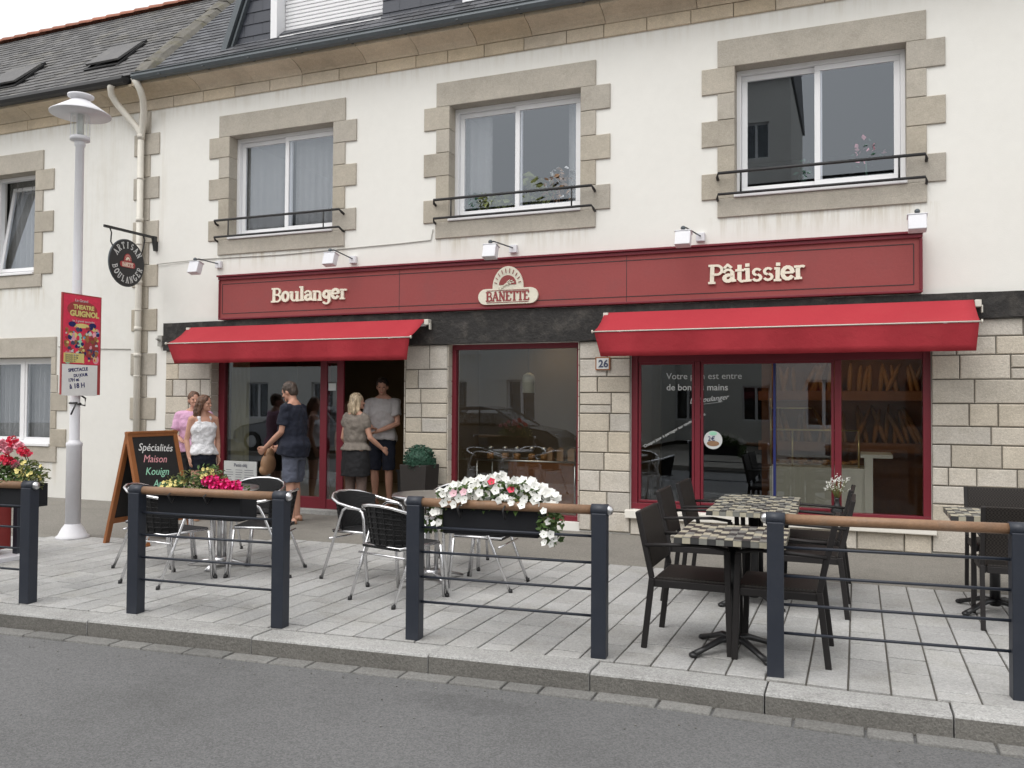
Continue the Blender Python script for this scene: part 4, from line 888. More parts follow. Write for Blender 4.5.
# downpipes
dp = T('downpipe', (-10.06, -.09, 0), 'pale painted downpipe with two swan-neck branches at the house boundary', 'downpipe')
b = MB(); b.tube([(-10.06, -.09, .02), (-10.06, -.09, 5.55)], .048, 12); b.build('pipe', 'pipe', dp, W=True)
for s, (tx) in ((-1, -10.38), (1, -9.90)):
    b = MB(); b.tube([(-10.06, -.09, 5.50), (-10.06 + s * .01, -.09, 5.60), (-10.06 + (tx + 10.06) * .25, -.10, 5.70), (-10.06 + (tx + 10.06) * .8, -.17, 5.92), (tx + s * .02, -.24, 6.05), (tx + s * .045, -.32, 6.16), (tx + s * .02, -.36, 6.25), (tx - s * .03, -.37, 6.33)], .05, 12); b.build('swan_neck', 'pipe', dp, W=True)
for z in (5.52, 4.25, 3.30, 2.60, 2.2): b = MB(); b.tube([(-10.06, -.09, z), (-10.06, -.09, z + .06)], .056, 12); b.build('collar', 'pipe', dp, W=True)
for z in (4.9, 3.9, 2.9, 1.9, .9): b = MB(); b.tube([(-10.06, -.09, z), (-10.06, -.09, z + .025)], .053, 12); b.box(-10.07, -10.05, -.06, -.001, z, z + .02); b.build('pipe_bracket', 'pipe', dp, W=True)
cb = MB(); cb.tube([(-9.77, -.028, 3.60), (-8.9, -.010, 3.63), (-7.5, -.010, 3.61), (-5.6, -.010, 3.645), (-5.15, -.010, 3.66), (-5.12, -.010, 3.80)], .006, 5); tag(cb.build('wall_cable', 'cable'), 'thin grey cable run across the render above the fascia', 'cable')
cb = MB(); cb.tube([(-11.8, -.010, 2.40), (-11.0, -.010, 2.35), (-10.28, -.010, 2.33)], .006, 5); tag(cb.build('wall_cable', 'cable'), 'thin grey cable on the neighbour wall beside the poster', 'cable')
cb = MB(); cb.box(-9.70, -9.62, -.06, -.001, 2.36, 2.52); cb.tube([(-9.66, -.04, 2.44), (-9.66, -.12, 2.47)], .02, 8); tag(cb.build('wall_bell', 'cable'), 'small grey alarm box on the wall at the left end of the timber beam', 'alarm box')

# ================================================================== INSIDE THE SHOP
for i, (x, y_, e_) in enumerate(((.15, 1.25, 5.5), (-.75, 1.25, 4.5), (-2.0, 1.6, 10), (-4.0, 1.4, 20), (-7.3, 1.6, 20))):  # lamps away from bread and counter are added to brighten the dark interior
    t = T('ceiling_lamp', (x, y_, 2.845), ['round ceiling lamp over the right end of the bread rack', 'round ceiling lamp over the pastry counter', 'round ceiling lamp inside the left part of the large shop window', 'round ceiling lamp behind the middle shop window', 'round ceiling lamp behind the entrance glazing'][i], 'lamp', group='warm ceiling lamps inside the shop')
    b = MB(); b.lathe([(.09, -.03), (.09, 0), (.02, 0.002)], n=20); b.build('housing', 'white', t)
    b = MB(); b.lathe([(.075, -.036), (.075, -.031)], n=20); b.build('diffuser', 'glow', t)
    ld = bpy.data.lights.new('ceiling_lamp_light', 'SPOT'); ld.energy = e_; ld.color = (1, .72, .42); ld.spot_size = R(130); ld.spot_blend = .8; ld.shadow_soft_size = .07
    lo = bpy.data.objects.new('bulb', ld); link(lo); lo.parent = t; lo.location = (0, 0, -.05)
ct = T('display_counter', (-.5, 1.2, .1), 'white shop counter with brass-framed glass pastry case seen through the large window', 'counter')
b = MB(); b.box(-.98, .14, .85, 1.5, .1, .80); b.build('base', 'intwhite', ct, W=True, bevel=.01)
b = MB(); b.box(-.96, .02, .92, 1.45, 1.22, 1.235); b.box(-.96, .02, .92, .93, .82, 1.22); b.build('glass_case', 'clear', ct, W=True)
b = MB(); 
for x in (-.97, -.72, -.28, .02): b.tube([(x, .915, .80), (x, .915, 1.24 if x > -.9 else 1.62)], .011, 6)
b.tube([(-.98, .915, 1.24), (.03, .915, 1.24)], .010, 6); b.tube([(-.98, .915, 1.5), (-.5, .915, 1.5)], .008, 6); b.build('brass_rail', 'brass', ct, W=True)
b = MB(); b.box(.08, .17, .80, 1.5, .10, .93); b.box(.04, .38, .8, 1.5, .93, .97); b.build('end_panel', 'intwhite', ct, W=True)
random.seed(5)
b = MB()
for i in range(46):
    x = random.uniform(-.92, 0); y_ = random.uniform(.96, 1.4); b.ell((x, y_, .835 + random.uniform(0, .02)), (.045, .03, .02), 8, 5, M=Matrix.Rotation(random.uniform(0, 3), 3, 'Z').to_4x4())
tag(b.build('pastries', 'crust'), 'rows of small brown pastries inside the glass counter case', 'pastries', kind='stuff')
sh = T('bread_rack', (.2, 1.85, .1), 'wooden bread rack behind the counter holding baguettes on two tiers', 'bread rack')
b = MB(); b.box(-1.2, 1.3, 2.15, 2.2, .1, 2.4); b.build('back_panel', 'frameoak', sh, W=True)
for z in (.95, 1.60): b = MB(); b.box(-1.2, 1.3, 1.75, 2.15, z, z + .03); b.box(-1.2, 1.3, 1.74, 1.76, z, z + .12); b.build('shelf', 'frameoak', sh, W=True)
for i in range(54):
    up_ = i % 2; x = -1.05 + i * .042 + random.uniform(-.03, .03); z = 1.64 if up_ else .99; l = random.uniform(.38, .46) if up_ else random.uniform(.42, .56); t_ = random.uniform(-.5, .5) * (.5 if random.random() < .5 else 1)
    b = MB(); pts = [(0, 0, 0), (t_ * .25 * l, .04, l * .25), (t_ * .5 * l, .08, l * .5), (t_ * .8 * l, .12, l * .8), (t_ * l, .15, l)]; b.tube(pts, [.015, .030, .034, .030, .012], 8)
    o = b.build('baguette', 'crust'); o.location = (x, 1.83 + random.uniform(-.03, .03), z); tag(o, 'golden baguette standing on the %s tier of the bread rack' % ('upper' if up_ else 'lower'), 'baguette', 'baguettes on the %s tier' % ('upper' if up_ else 'lower'))
# the middle window display
dt = T('display_table', (-4.0, .8, .1), 'glass-topped display table with dark cloth inside the middle shop window', 'display table')
b = MB(); b.box(-4.7, -3.3, .45, 1.0, .79, .802); b.build('glass_top', 'clear', dt, W=True)
b = MB(); b.tube([(-4.7, .45, .79), (-3.3, .45, .79), (-3.3, 1.0, .79), (-4.7, 1.0, .79)], .012, 6, closed=True)
for x in (-4.68, -3.32):
    for y_ in (.47, .98): b.tube([(x, y_, .1), (x, y_, .79)], .012, 6)
b.build('frame', 'steel', dt, W=True)
b = MB(); b.box(-4.45, -3.4, 1.0, 1.04, .1, .80); b.build('cloth_panel', 'frameoak', dt, W=True)
for i in range(5):
    t = T('jar', (-4.55 + i * .19, .62 + .05 * (i % 2), .802), ['squat glass jar at the left end of the display table', 'second glass jar of biscuits on the display table', 'third glass jar of biscuits on the display table', 'fourth glass jar, just left of the paper boxes', 'fifth glass jar, next to the paper boxes'][i], 'jar', group='jars on the display table')
    b = MB(); b.lathe([(.05, 0), (.055, .02), (.055, .09), (.035, .12), (.035, .13)], n=14); b.build('body', 'clear', t); b = MB(); b.lathe([(.045, .003), (.048, .06), (.03, .075)], n=12); b.build('biscuits', 'crust', t); b = MB(); b.lathe([(.038, .131), (.038, .15), (.01, .165)], n=12); b.build('lid', 'steel', t)
for i in range(3):
    b = MB(); x = -3.72 + i * .15; b.box(-.045, .045, -.04, .04, 0, .13); b.prism([(-.045, .13), (.045, .13), (0, .165)], 'y', -.04, .04); o = b.build('paper_box', 'leather'); o.location = (x, .66, .802); tag(o, ['brown gable-top paper box, left one on the display table', 'brown gable-top paper box in the middle of the three', 'brown gable-top paper box at the right end of the display table'][i], 'paper box', 'paper boxes on the display table')
pn = T('pendant_lamp', (-4.08, .8, 2.8), 'white bell-shaped pendant lamp hanging inside the middle shop window', 'lamp')
b = MB(); b.tube([(-4.08, .8, 1.95), (-4.08, .8, 2.84)], .005, 5); b.build('cord', 'iron', pn, W=True); b = MB(); b.lathe([(.085, 1.68), (.085, 1.88), (.07, 1.92), (.02, 1.95)], (-4.08, .8, 0), 18); b.build('lamp_shade', 'lampshade', pn, W=True)
mb_ = T('menu_board', (-8.25, .1, .25), 'white printed menu board leaning inside the entrance glazing behind the white-topped woman', 'menu board')
b = MB(); b.box(-8.54, -7.96, .075, .09, .27, .68); b.build('panel', 'paperw', mb_, W=True)
b = MB(); text(b, 'Petit-déj', (-8.36, .0725, .60), .07, depth=.0008)
for k in range(8):
    for a, c in ((-8.50, -8.36), (-8.33, -8.20), (-8.17, -8.0)): b.box(a, c - random.uniform(0, .05), .0735, .0745, .55 - k * .034, .556 - k * .034)
b.build('printed_text', 'ink', mb_, W=True)
b = MB(); b.prism([(-.13, 0), (.13, 0), (.15, .5), (-.15, .5)], 'y', -.12, .12); b.box(-.16, .16, -.14, .14, .5, .53); o = b.build('waste_bin', 'blackmetal'); o.location = (-5.62, .38, .1); tag(o, 'black bin just inside the doorway behind the topiary planter', 'bin')
cu = MB()
for k in range(26):
    x = -8.58 + k * .012; cu.box(x, x + .013, .26 + .012 * (k % 2), .272 + .012 * (k % 2), .1, 2.25)
tag(cu.build('door_curtain', 'olive'), 'olive curtain hanging behind the left edge of the entrance glazing', 'curtain')
def curtain(x0, x1, y_, z0, z1, label, grp='net curtains in the upper windows', mt='curtain'):
    b = MB(); n = int((x1 - x0) / .02); vs = []
    for i in range(n + 1):
        x = x0 + (x1 - x0) * i / n; y1 = y_ + .022 * math.sin(i * 1.1) + .008 * math.sin(i * .37)
        vs += [(x, y1, z0), (x, y1, z1), (x, y1 + .004, z0), (x, y1 + .004, z1)]
    b.add(vs, [(4 * i, 4 * i + 4, 4 * i + 5, 4 * i + 1) for i in range(n)] + [(4 * i + 2, 4 * i + 3, 4 * i + 7, 4 * i + 6) for i in range(n)], 0, True)
    tag(b.build('curtain', mt), label, 'curtain', grp)
curtain(-4.80, -4.42, .29, 3.95, 5.4, 'net curtain at the left side of the middle upper window'); curtain(-3.36, -3.12, .29, 3.95, 5.4, 'net curtain at the right side of the middle upper window')
curtain(-8.42, -7.62, .29, 3.95, 5.4, 'net curtain behind the left sash of the first upper window of the bakery'); curtain(-7.5, -6.68, .29, 3.95, 5.4, 'net curtain behind the right sash of the first upper window of the bakery')
curtain(-13.5, -12.75, .26, .85, 2.3, 'net curtain behind the left sash of the neighbour ground floor window', 'net curtains of the neighbour'); curtain(-12.70, -11.95, .26, .85, 2.3, 'net curtain behind the right sash of the neighbour ground floor window', 'net curtains of the neighbour')
curtain(-13.5, -12.9, .40, 3.6, 5.4, 'net curtain behind the tilted neighbour window', 'net curtains of the neighbour')
# plants
def leafset(b, pts, sz, m=0, flat=.5):
    for p in pts:
        p = Vector(p); s = sz * random.uniform(.6, 1.3); E_ = Euler((random.uniform(-1.2, 1.2), random.uniform(-1.2, 1.2), random.uniform(0, 6.3))).to_matrix()
        vs = [(0, -s, 0), (s * flat, -s * .1, s * .12), (0, s, -s * .1), (-s * flat, -s * .1, s * .12)]
        b.add([p + E_ @ Vector(v) for v in vs], [(0, 1, 2), (0, 2, 3)], m)
def cloud(n, c, r_): 
    out = []
    for _ in range(n):
        while True:
            v = Vector([random.uniform(-1, 1) for _ in range(3)])
            if v.length < 1: break
        out.append((c[0] + v.x * r_[0], c[1] + v.y * r_[1], c[2] + v.z * r_[2]))
    return out
random.seed(11)
def houseplant(x, z, rr, lm, label, n=90, sz=.055, pot='browncube', y_=.31, fl=None):
    t = T('house_plant', (x, y_, z), label, 'house plant', group='house plants behind the upper windows')
    b = MB(); b.lathe([(.05, 0), (.07, .12), (.075, .12)], n=12); b.build('pot', pot, t)
    b = MB(); b.tube([(0, 0, .1), (.01, 0, .2), (0, .02, .12 + rr)], .008, 5); leafset(b, cloud(n, (0, 0, .14 + rr), (rr, rr * .8, rr * 1.1)), sz)
    b.build('foliage', lm, t)
    if fl: b = MB(); leafset(b, cloud(16, (.02, -.02, .2 + rr), (rr, rr * .7, rr)), .03, flat=.9); b.build('blossoms', fl, t)
houseplant(-4.66, 3.92, .12, 'leafdark', 'bluish green house plant at the left of the middle upper window'); houseplant(-4.36, 3.92, .09, 'leafy', 'small pale plant left of the mullion of the middle upper window')
houseplant(-4.20, 3.92, .09, 'leafy', 'small pale plant touching the mullion of the middle upper window'); houseplant(-3.78, 3.92, .22, 'leafy', 'large yellow-green house plant right of the mullion of the middle upper window', 60, .09, y_=.30)
houseplant(-4.50, 3.92, .11, 'leafy', 'small leafy plant second from the left in the middle upper window', y_=.28); houseplant(-3.50, 3.92, .22, 'leather', 'dried reddish flower arrangement at the right of the middle upper window', 120, .04, fl='petalw')
houseplant(.10, 3.92, .22, 'leafdark', 'orchid with pink and white flowers in the right upper window', 22, .03, fl='petalpink'); houseplant(-.55, 3.92, .14, 'leafdark', 'small plant behind the left sash of the right upper window', 30, .04)

# ================================================================== PAVEMENT THINGS
lp = T('street_lamp', (-8.13, -2.85, 0), 'tall white street lamp with a conical shade standing on the pavement', 'street lamp')
b = MB(); b.lathe([(.175, 0), (.175, .02), (.15, .04), (.11, .12), (.085, .15), (.082, .16)], n=24); b.build('base', 'whitepaint', lp)
b = MB(); b.lathe([(.080, .12), (.080, 1.02), (.086, 1.03), (.086, 1.06), (.06, 1.08), (.054, 1.10), (.05, 3.0), (.046, 4.40), (.058, 4.41), (.058, 4.47), (.035, 4.5)], n=20); b.build('pole', 'whitepaint', lp)
hd = MB(); hd.lathe([(.05, 4.46), (.105, 4.47), (.105, 4.51), (.09, 4.52)], n=20); hd.lathe([(.32, 4.765), (.32, 4.775), (.23, 4.835), (.11, 4.915), (.10, 4.925), (.09, 4.905), (.19, 4.835)], n=32)
hd.lathe([(.095, 4.92), (.10, 4.955), (.138, 4.965), (.138, 4.985), (.08, 4.99)], n=24)
for k in range(6): a = k * math.pi / 3; hd.bar((.10 * math.cos(a), .10 * math.sin(a), 4.51), (.10 * math.cos(a), .10 * math.sin(a), 4.80), .005, .005)
hdo = hd.build('lantern_head', 'whitepaint', lp); b = MB(); b.lathe([(.092, 4.525), (.092, 4.82)], n=20); b.build('lantern_glass', 'clear', hdo); b = MB(); b.lathe([(.03, 4.53), (.04, 4.6), (.04, 4.76), (.02, 4.79)], n=12); b.build('bulb', 'paperw', hdo)
ps = T('poster_board', (-8.04, -2.83, 1.6), 'colourful theatre poster board tied to the street lamp pole above a handwritten notice', 'poster')
PS = Matrix.Translation((-8.055, -2.86, 0)) @ Matrix(((0, 0, 1), (1, 0, 0), (0, 1, 0))).to_4x4()
b = MB(); b.box(-.26, .26, 1.60, 2.72, 0, .02); b.box(-.26, .26, 1.63, 2.72, .0201, .024) if False else None; b.xf(PS); b.build('backing', 'copper', ps, W=True)
b = MB(); b.box(-.245, .245, 1.94, 2.705, .0205, .023, 0)
for (x, z, rx, rz, m_) in ((0, 2.55, .20, .10, 1), (-.13, 2.38, .05, .03, 2), (.14, 2.38, .05, .03, 2), (0, 2.37, .09, .025, 5), (-.03, 2.20, .035, .09, 3), (-.12, 2.24, .06, .06, 4), (.13, 2.12, .10, .13, 1), (-.16, 2.03, .07, .06, 4), (-.18, 1.97, .04, .03, 3), (.19, 2.0, .04, .05, 4), (.0, 2.06, .05, .09, 1), (.2, 2.3, .035, .05, 4), (-.2, 2.16, .03, .04, 6), (.06, 2.25, .03, .05, 6)):
    k0 = len(b.v); b.prism([(x + rx * math.cos(R(a)), z + rz * math.sin(R(a))) for a in range(0, 360, 20)], 'z', .0231, .0236 + .0004 * (k0 % 7) / 7 + .0002 * m_, m_)
for k in range(130):
    x, z = random.uniform(-.22, .22), random.uniform(1.96, 2.36); r_ = random.uniform(.008, .028); b.prism([(x + r_ * random.uniform(.6, 1.3) * math.cos(R(a)), z + r_ * random.uniform(.6, 1.3) * math.sin(R(a))) for a in range(0, 360, 36)], 'z', .0231, .0248 + .000012 * k, random.choice((0, 1, 5, 2, 4, 9, 6, 5, 7, 2, 8, 6)))
b.box(-.235, .03, 1.955, 2.06, .0237, .0262, 5); 
word_m = PS
def wordM(b, txt, x0, z0, h, wd, M, m, z=.025, **k):
    tot = sum(GLY[c][0] for c in txt); sx = wd / tot; x = x0
    for c in txt: glyph(b, c, M @ Matrix.Translation((x, z0, z)) @ Matrix.Diagonal((sx, h, .01, 1)), m=m, **k); x += GLY[c][0] * sx
b.xf(PS)
def ptx(b, t, x, z, s, m_, zz=.026, rot=0., **k): 
    vs, f = text_geo(t, s, depth=.0008, **k); Mx = PS @ Matrix.Translation((x, z, zz)) @ Matrix.Rotation(rot, 4, 'Z'); b.add([Mx @ v for v in vs], f, m_)
ptx(b, 'THEATRE', -.12, 2.555, .065, 5, bold=.003); ptx(b, 'GUIGNOL', -.165, 2.475, .085, 5, bold=.004); ptx(b, 'Le Grand', -.1, 2.635, .045, 7); ptx(b, 'les 3 grands spectacles', -.13, 2.41, .032, 7)
for k in range(4): ptx(b, 'Spectacle du jour'[:16 - k], -.215, 2.03 - k * .022, .026, 8, .0268)
b.build('printed_poster', ['petalr', 'copper', 'bluepaint', 'chalkg', 'petalpink', 'petaly', 'crust', 'paperw', 'ink', 'skyblue'], ps, W=True)
b = MB(); b.box(-.25, .215, 1.59, 1.935, .0205, .0235, 0); b.xf(PS)
for k, (t_, x, z, s) in enumerate((('SPECTACLE', -.17, 1.85, .05), ('DU JOUR', -.10, 1.795, .045), ('17H et', -.17, 1.74, .05), ('à 18 H', -.15, 1.665, .075))): ptx(b, t_, x, z, s, 1, .0243, rot=R(6), bold=.002)
b.build('handwritten_notice', ['chalk', 'bluepaint'], ps, W=True)
b = MB(); b.tube([(-8.06, -2.92, 1.64), (-8.03, -2.80, 1.56), (-8.08, -2.76, 1.48), (-8.06, -2.9, 1.50), (-8.05, -2.97, 1.38)], .010, 5); b.tube([(-8.13 + .058 * math.cos(a * .5), -2.85 + .058 * math.sin(a * .5), 1.50 + .01 * a / 12) for a in range(13)], .010, 5); b.build('tie_strap', 'iron', ps, W=True)

# chalkboard A-frame
cbd = T('chalkboard_sign', (-7.22, -2.63, 0), 'wooden A-frame chalkboard with handwritten specials beside the left planter', 'chalkboard')
def easel(M):
    b = MB(); L_ = 1.24; w_ = .33
    for s in (-1, 1): b.box(s * w_ - .03, s * w_ + .03, -.018, .018, 0, L_)
    b.box(-w_ + .03, w_ - .03, -.016, .016, L_ - .06, L_ - .001); b.box(-w_ + .03, w_ - .03, -.016, .016, .22, .28); f = b; f.xf(M)
    q = MB(); q.box(-w_ + .03, w_ - .03, -.006, .006, .28, L_ - .06); q.xf(M); return f, q
A1 = Matrix.Translation((-6.93, -2.63, 0)) @ Matrix.Rotation(R(90), 4, 'Z') @ Matrix.Rotation(R(-14), 4, 'X')
A2 = Matrix.Translation((-7.51, -2.63, 0)) @ Matrix.Rotation(R(90), 4, 'Z') @ Matrix.Rotation(R(14), 4, 'X')
for A in (A1, A2):
    f, q = easel(A); fo = f.build('wooden_frame', 'frameoak', cbd, W=True, bevel=.003); q.build('blackboard', 'chalkboard', fo, W=True)
    if A is A1:
        b = MB()
        for k, (t_, x, z, m_) in enumerate((('Spécialités', -.24, 1.03, 0), ('Maison', -.20, .90, 1), ('Kouign', -.20, .76, 2), ('Amann', -.12, .62, 2), ('et Far', -.2, .46, 0))):
            vs, ff = text_geo(t_, .118, depth=.001, shear=.35); Mx = A @ Matrix.Translation((x, -.0085, z)) @ FACE.to_4x4() @ Matrix.Rotation(R(-4), 4, 'Z'); b.add([Mx @ v for v in vs], ff, m_)
        b.build('chalk_writing', ['chalk', 'chalkr', 'chalkg'], fo, W=True)
b = MB(); b.box(-7.25, -7.19, -2.97, -2.29, 1.185, 1.205); b.build('hinge_cap', 'frameoak', cbd, W=True)

# barriers
def make_barrier(a, c, label):
    a = Vector((*a, 0)); c = Vector((*c, 0)); v = c - a; L_ = v.length; ang = math.atan2(v.y, v.x)
    t = T('barrier', a, label, 'barrier', rz=ang, group='blue-grey barriers along the kerb')
    for x in (0, L_):
        b = MB(); b.box(x - .046, x + .046, -.043, .043, 0, .868); b.build('post', 'postblue', t, bevel=.005)
    for x, s in ((0, -1), (L_, 1)):
        b = MB(); b.tube([(x - .052, 0, .885), (x + .052, 0, .885)], .037, 16); b.build('collar', 'postblue', t)
        b = MB(); b.ell((x + s * .052, 0, .885), (.030, .031, .031), 14, 8); b.build('end_ball', 'steel', t)
    b = MB(); b.tube([(.05, 0, .885), (L_ - .05, 0, .885)], .029, 16); b.build('hand_rail', 'wood', t)
    for z in (.245, .405, .565, .725): b = MB(); b.tube([(.043, 0, z), (L_ - .043, 0, z)], .0085, 8); b.build('bar', 'postblue', t)
    return t
make_barrier((-7.00, -5.33), (-5.81, -5.245), 'barrier cut by the left edge of the photo, red box behind it')
make_barrier((-4.835, -5.155), (-3.64, -5.065), 'barrier carrying the planter of pink geraniums and yellow daisies')
make_barrier((-2.66, -4.965), (-1.445, -4.875), 'barrier carrying the planter of white petunias')
make_barrier((-.43, -4.83), (.79, -4.725), 'rightmost barrier, without flowers, in front of the mosaic tables')

# flower planters (resting on the barriers' far side)
def petunia_mesh(mt):
    b = MB(); vs = [(0, 0, -.012)]; n = 10
    for i in range(n): a = 2 * math.pi * i / n; r_ = .034 if i % 2 else .026; vs.append((r_ * math.cos(a), r_ * math.sin(a), .004 if i % 2 else 0))
    b.add(vs, [(0, 1 + i, 1 + (i + 1) % n) for i in range(n)], 0, True); b.tube([(0, 0, -.035), (0, 0, -.010)], [.004, .009], 6, 1)
    return b.mesh('petunia', [mt, 'leaf'])
PW, PY_, PR_, PPK = petunia_mesh('petalw'), petunia_mesh('petaly'), petunia_mesh('petalr'), petunia_mesh('petalpale')
def ball_mesh(mt):
    b = MB(); pts = []
    for i in range(46):
        z = 1 - 2 * (i + .5) / 46; a = i * 2.39996; r_ = math.sqrt(1 - z * z); pts.append((.036 * r_ * math.cos(a), .036 * r_ * math.sin(a), .028 * z + .005))
    leafset(b, pts, .016, 0, .9); b.tube([(0, 0, -.09), (0, 0, 0)], .004, 5, 1); return b.mesh('geranium', [mt, 'leaf'])
GP, GR, GPK = ball_mesh('petalp'), ball_mesh('petalr'), ball_mesh('petalpink')
def planter(loc, rz, label, L_=.62, H_=.165):
    t = T('flower_planter', loc, label, 'flower planter', rz=rz, group='planters on the barriers')
    b = MB(); h = L_ / 2
    for (x0, x1, y0, y1, z0, z1) in ((-h, h, -.10, -.088, 0, H_), (-h, h, .088, .10, 0, H_), (-h, -h + .012, -.088, .088, 0, H_), (h - .012, h, -.088, .088, 0, H_), (-h, h, -.10, .10, -.012, 0)): b.box(x0, x1, y0, y1, z0, z1)
    b.box(-h - .008, h + .008, -.112, -.1005, H_ - .02, H_ + .004)
    b.build('box', 'planter', t, bevel=.003); b = MB(); b.box(-h + .012, h - .012, -.088, .088, H_ - .04, H_ - .015); b.build('soil', 'soil', t)
    b = MB()
    for x in (-.18, .12): b.tube([(x, -.10, H_), (x, -.14, H_ + .03), (x, -.20, H_ - .002), (x, -.155, H_ - .06), (x, -.115, H_ - .02)], .006, 6)
    b.build('hook', 'iron', t)
    return t
def bloom(me, par, p, nrm, s=1.):
    o = bpy.data.objects.new('blossom', me); link(o); o.parent = par; o.location = p; o.rotation_euler = Vector(nrm).to_track_quat('Z', 'Y').to_euler(); o.scale = (s, s, s); return o
random.seed(21)
P3 = planter((-2.17, -4.80, .70), R(4), 'black planter overflowing with white petunias on the second full barrier', .64)
b = MB(); pts = []
for _ in range(1150):
    u = random.uniform(-1, 1); x = u * .40 + .03; hgt = .16 * (1 - u * u * .5) + .02; z = .15 + random.uniform(-.03, 1) * hgt; y_ = random.uniform(-.13, .15)
    if u > .72: z = random.uniform(-.05, .16)
    pts.append((x, y_, z))
for _ in range(150): pts.append((-.36 + random.uniform(-.10, .05), random.uniform(-.1, .1), random.uniform(-.02, .16)))
leafset(b, pts, .024, 0, .55); leafset(b, random.sample(pts, 300), .022, 1, .5); b.build('foliage', ['leaf', 'leafy'], P3)
for i in range(88):
    u = random.uniform(-1, 1); x = u * .40 + .03; z = .16 + .19 * (1 - u * u * .6) * random.uniform(.12, 1.08); y_ = -.185 + (z - .17) * .55 + random.uniform(-.02, .04)
    if u > .78 or (u < -.86): z = random.uniform(-.04, .17) if u > 0 else random.uniform(.04, .18)
    bloom(PW, P3, (x, y_, z), (random.uniform(-.5, .7), -1, random.uniform(-.1, .8)), random.uniform(.62, .95))
mb2 = MB()
for i in range(150):
    u = random.uniform(-1, 1); x = u * .40 + .02; z = .17 + .18 * (1 - u * u * .6) * random.uniform(.2, 1.02); y_ = -.10 + (z - .17) * .9 + random.uniform(-.02, .12); Mx = Matrix.Translation((x, y_, z)) @ Vector((random.uniform(-.6, .6), -1, random.uniform(.2, 1.6))).to_track_quat('Z', 'Y').to_matrix().to_4x4()
    mb2.add([Mx @ v.co for v in PW.vertices], [tuple(p.vertices) for p in PW.polygons][:10], 0, True)
tag(mb2.build('far_side_blossoms', ['petalw'], P3), kind='stuff')
for k_ in range(2): bloom(PPK, P3, (-.17 + random.uniform(-.06, .05), -.16, .27 + random.uniform(-.02, .05)), (random.uniform(-.4, .4), -1, .4), .85)
for p in ((.02, -.13, .335), (.15, -.13, .29)): bloom(PR_, P3, p, (.1, -1, .5), .8)
P2 = planter((-4.36, -4.97, .70), R(4), 'black planter with magenta geraniums and small yellow flowers on the first full barrier', .70)
b = MB(); pts = cloud(420, (-.17, -.0, .20), (.22, .12, .09)) + cloud(360, (.02, .0, .25), (.15, .12, .13)) + cloud(200, (.2, 0, .19), (.15, .1, .07)); leafset(b, pts, .020, 0, .35); leafset(b, cloud(420, (-.06, -.02, .22), (.30, .12, .12)), .020, 1, .28); b.build('foliage', ['leaf', 'leafy'], P2)
for p in ((.10, -.08, .265), (.14, -.10, .225), (.19, -.08, .245), (.24, -.09, .225), (.28, -.07, .235), (.17, -.11, .20), (.23, -.05, .20), (.30, -.08, .20), (.06, -.08, .26)): bloom(GP, P2, p, (0, -.5, 1), 1.05)
for i in range(44):
    p = random.choice(cloud(1, (-.25, -.06, .22), (.12, .08, .06)) + cloud(1, (.03, -.04, .31), (.10, .08, .07))); bloom(PY_, P2, p, (random.uniform(-.4, .5), -1, random.uniform(0, .9)), .45)
P1 = planter((-6.26, -5.17, .72), R(4), 'black planter with red and pink geraniums at the left edge of the photo', .80)
b = MB(); pts = cloud(620, (.1, 0, .22), (.35, .14, .16)); leafset(b, pts, .026, 0, .45); leafset(b, cloud(360, (.33, 0, .22), (.16, .12, .13)), .022, 1, .3); b.build('foliage', ['leaf', 'leafy'], P1)
for i in range(5): bloom(GPK, P1, cloud(1, (.1, -.07, .38), (.3, .04, .1))[0], (0, -.4, 1), .9)
for me, p in ((GR, (.20, -.05, .50)), (GR, (.22, -.05, .47)), (GR, (.17, -.08, .36)), (GR, (.21, -.08, .34)), (GR, (.18, -.06, .33)), (GPK, (.11, -.05, .44)), (GPK, (.15, -.05, .42)), (GPK, (.06, -.08, .41)), (GPK, (.02, -.05, .30)), (GPK, (.06, -.09, .27)), (GR, (.32, -.06, .42)), (GR, (.34, -.05, .40)), (GPK, (-.1, -.05, .4)), (GPK, (-.2, -.05, .38))): bloom(me, P1, p, (0, -.4, 1), .95)
for i in range(30): bloom(PY_, P1, cloud(1, (.36, -.05, .25), (.12, .08, .12))[0], (random.uniform(-.4, .5), -1, random.uniform(0, .9)), .5)
rb = T('red_box', (-7.80, -4.20, 0), 'red box in a dark frame on a white slab at the left edge', 'box')
b = MB(); b.box(-.32, .36, -.3, .3, 0, .05); b.build('base_slab', 'whitepaint', rb, bevel=.01); b = MB(); b.box(-.22, .20, -.2, .2, .10, .60); b.build('body', 'bin', rb, bevel=.02)
b = MB()
for x in (-.25, .25):
    for y_ in (-.22, .22): b.box(x - .03, x + .03, y_ - .03, y_ + .03, .05, .85)
b.box(-.28, .28, -.25, .25, .85, .90); b.build('frame', 'postblue', rb, bevel=.004)
# topiary by the door
tp = T('topiary_planter', (-5.13, -.30, 0), 'tall square taupe planter with a clipped green ball beside the doorway', 'planter')
b = MB(); b.prism([(-.145, 0), (.145, 0), (.19, .76), (-.19, .76)], 'y', -.18, .18); b.build('pot', 'browncube', tp, bevel=.008)
b = MB(); pts = []
for i in range(1500):
    z = random.uniform(-1, 1); a = random.uniform(0, 6.283); r_ = math.sqrt(1 - z * z); k = random.uniform(.86, 1.03) * .205; pts.append((k * r_ * math.cos(a), k * r_ * math.sin(a), .80 + k * z))
leafset(b, pts, .018, 0, .5); b.ell((0, 0, .8), (.17, .17, .17), 16, 10, 0); b.build('clipped_ball', 'leafdark', tp)
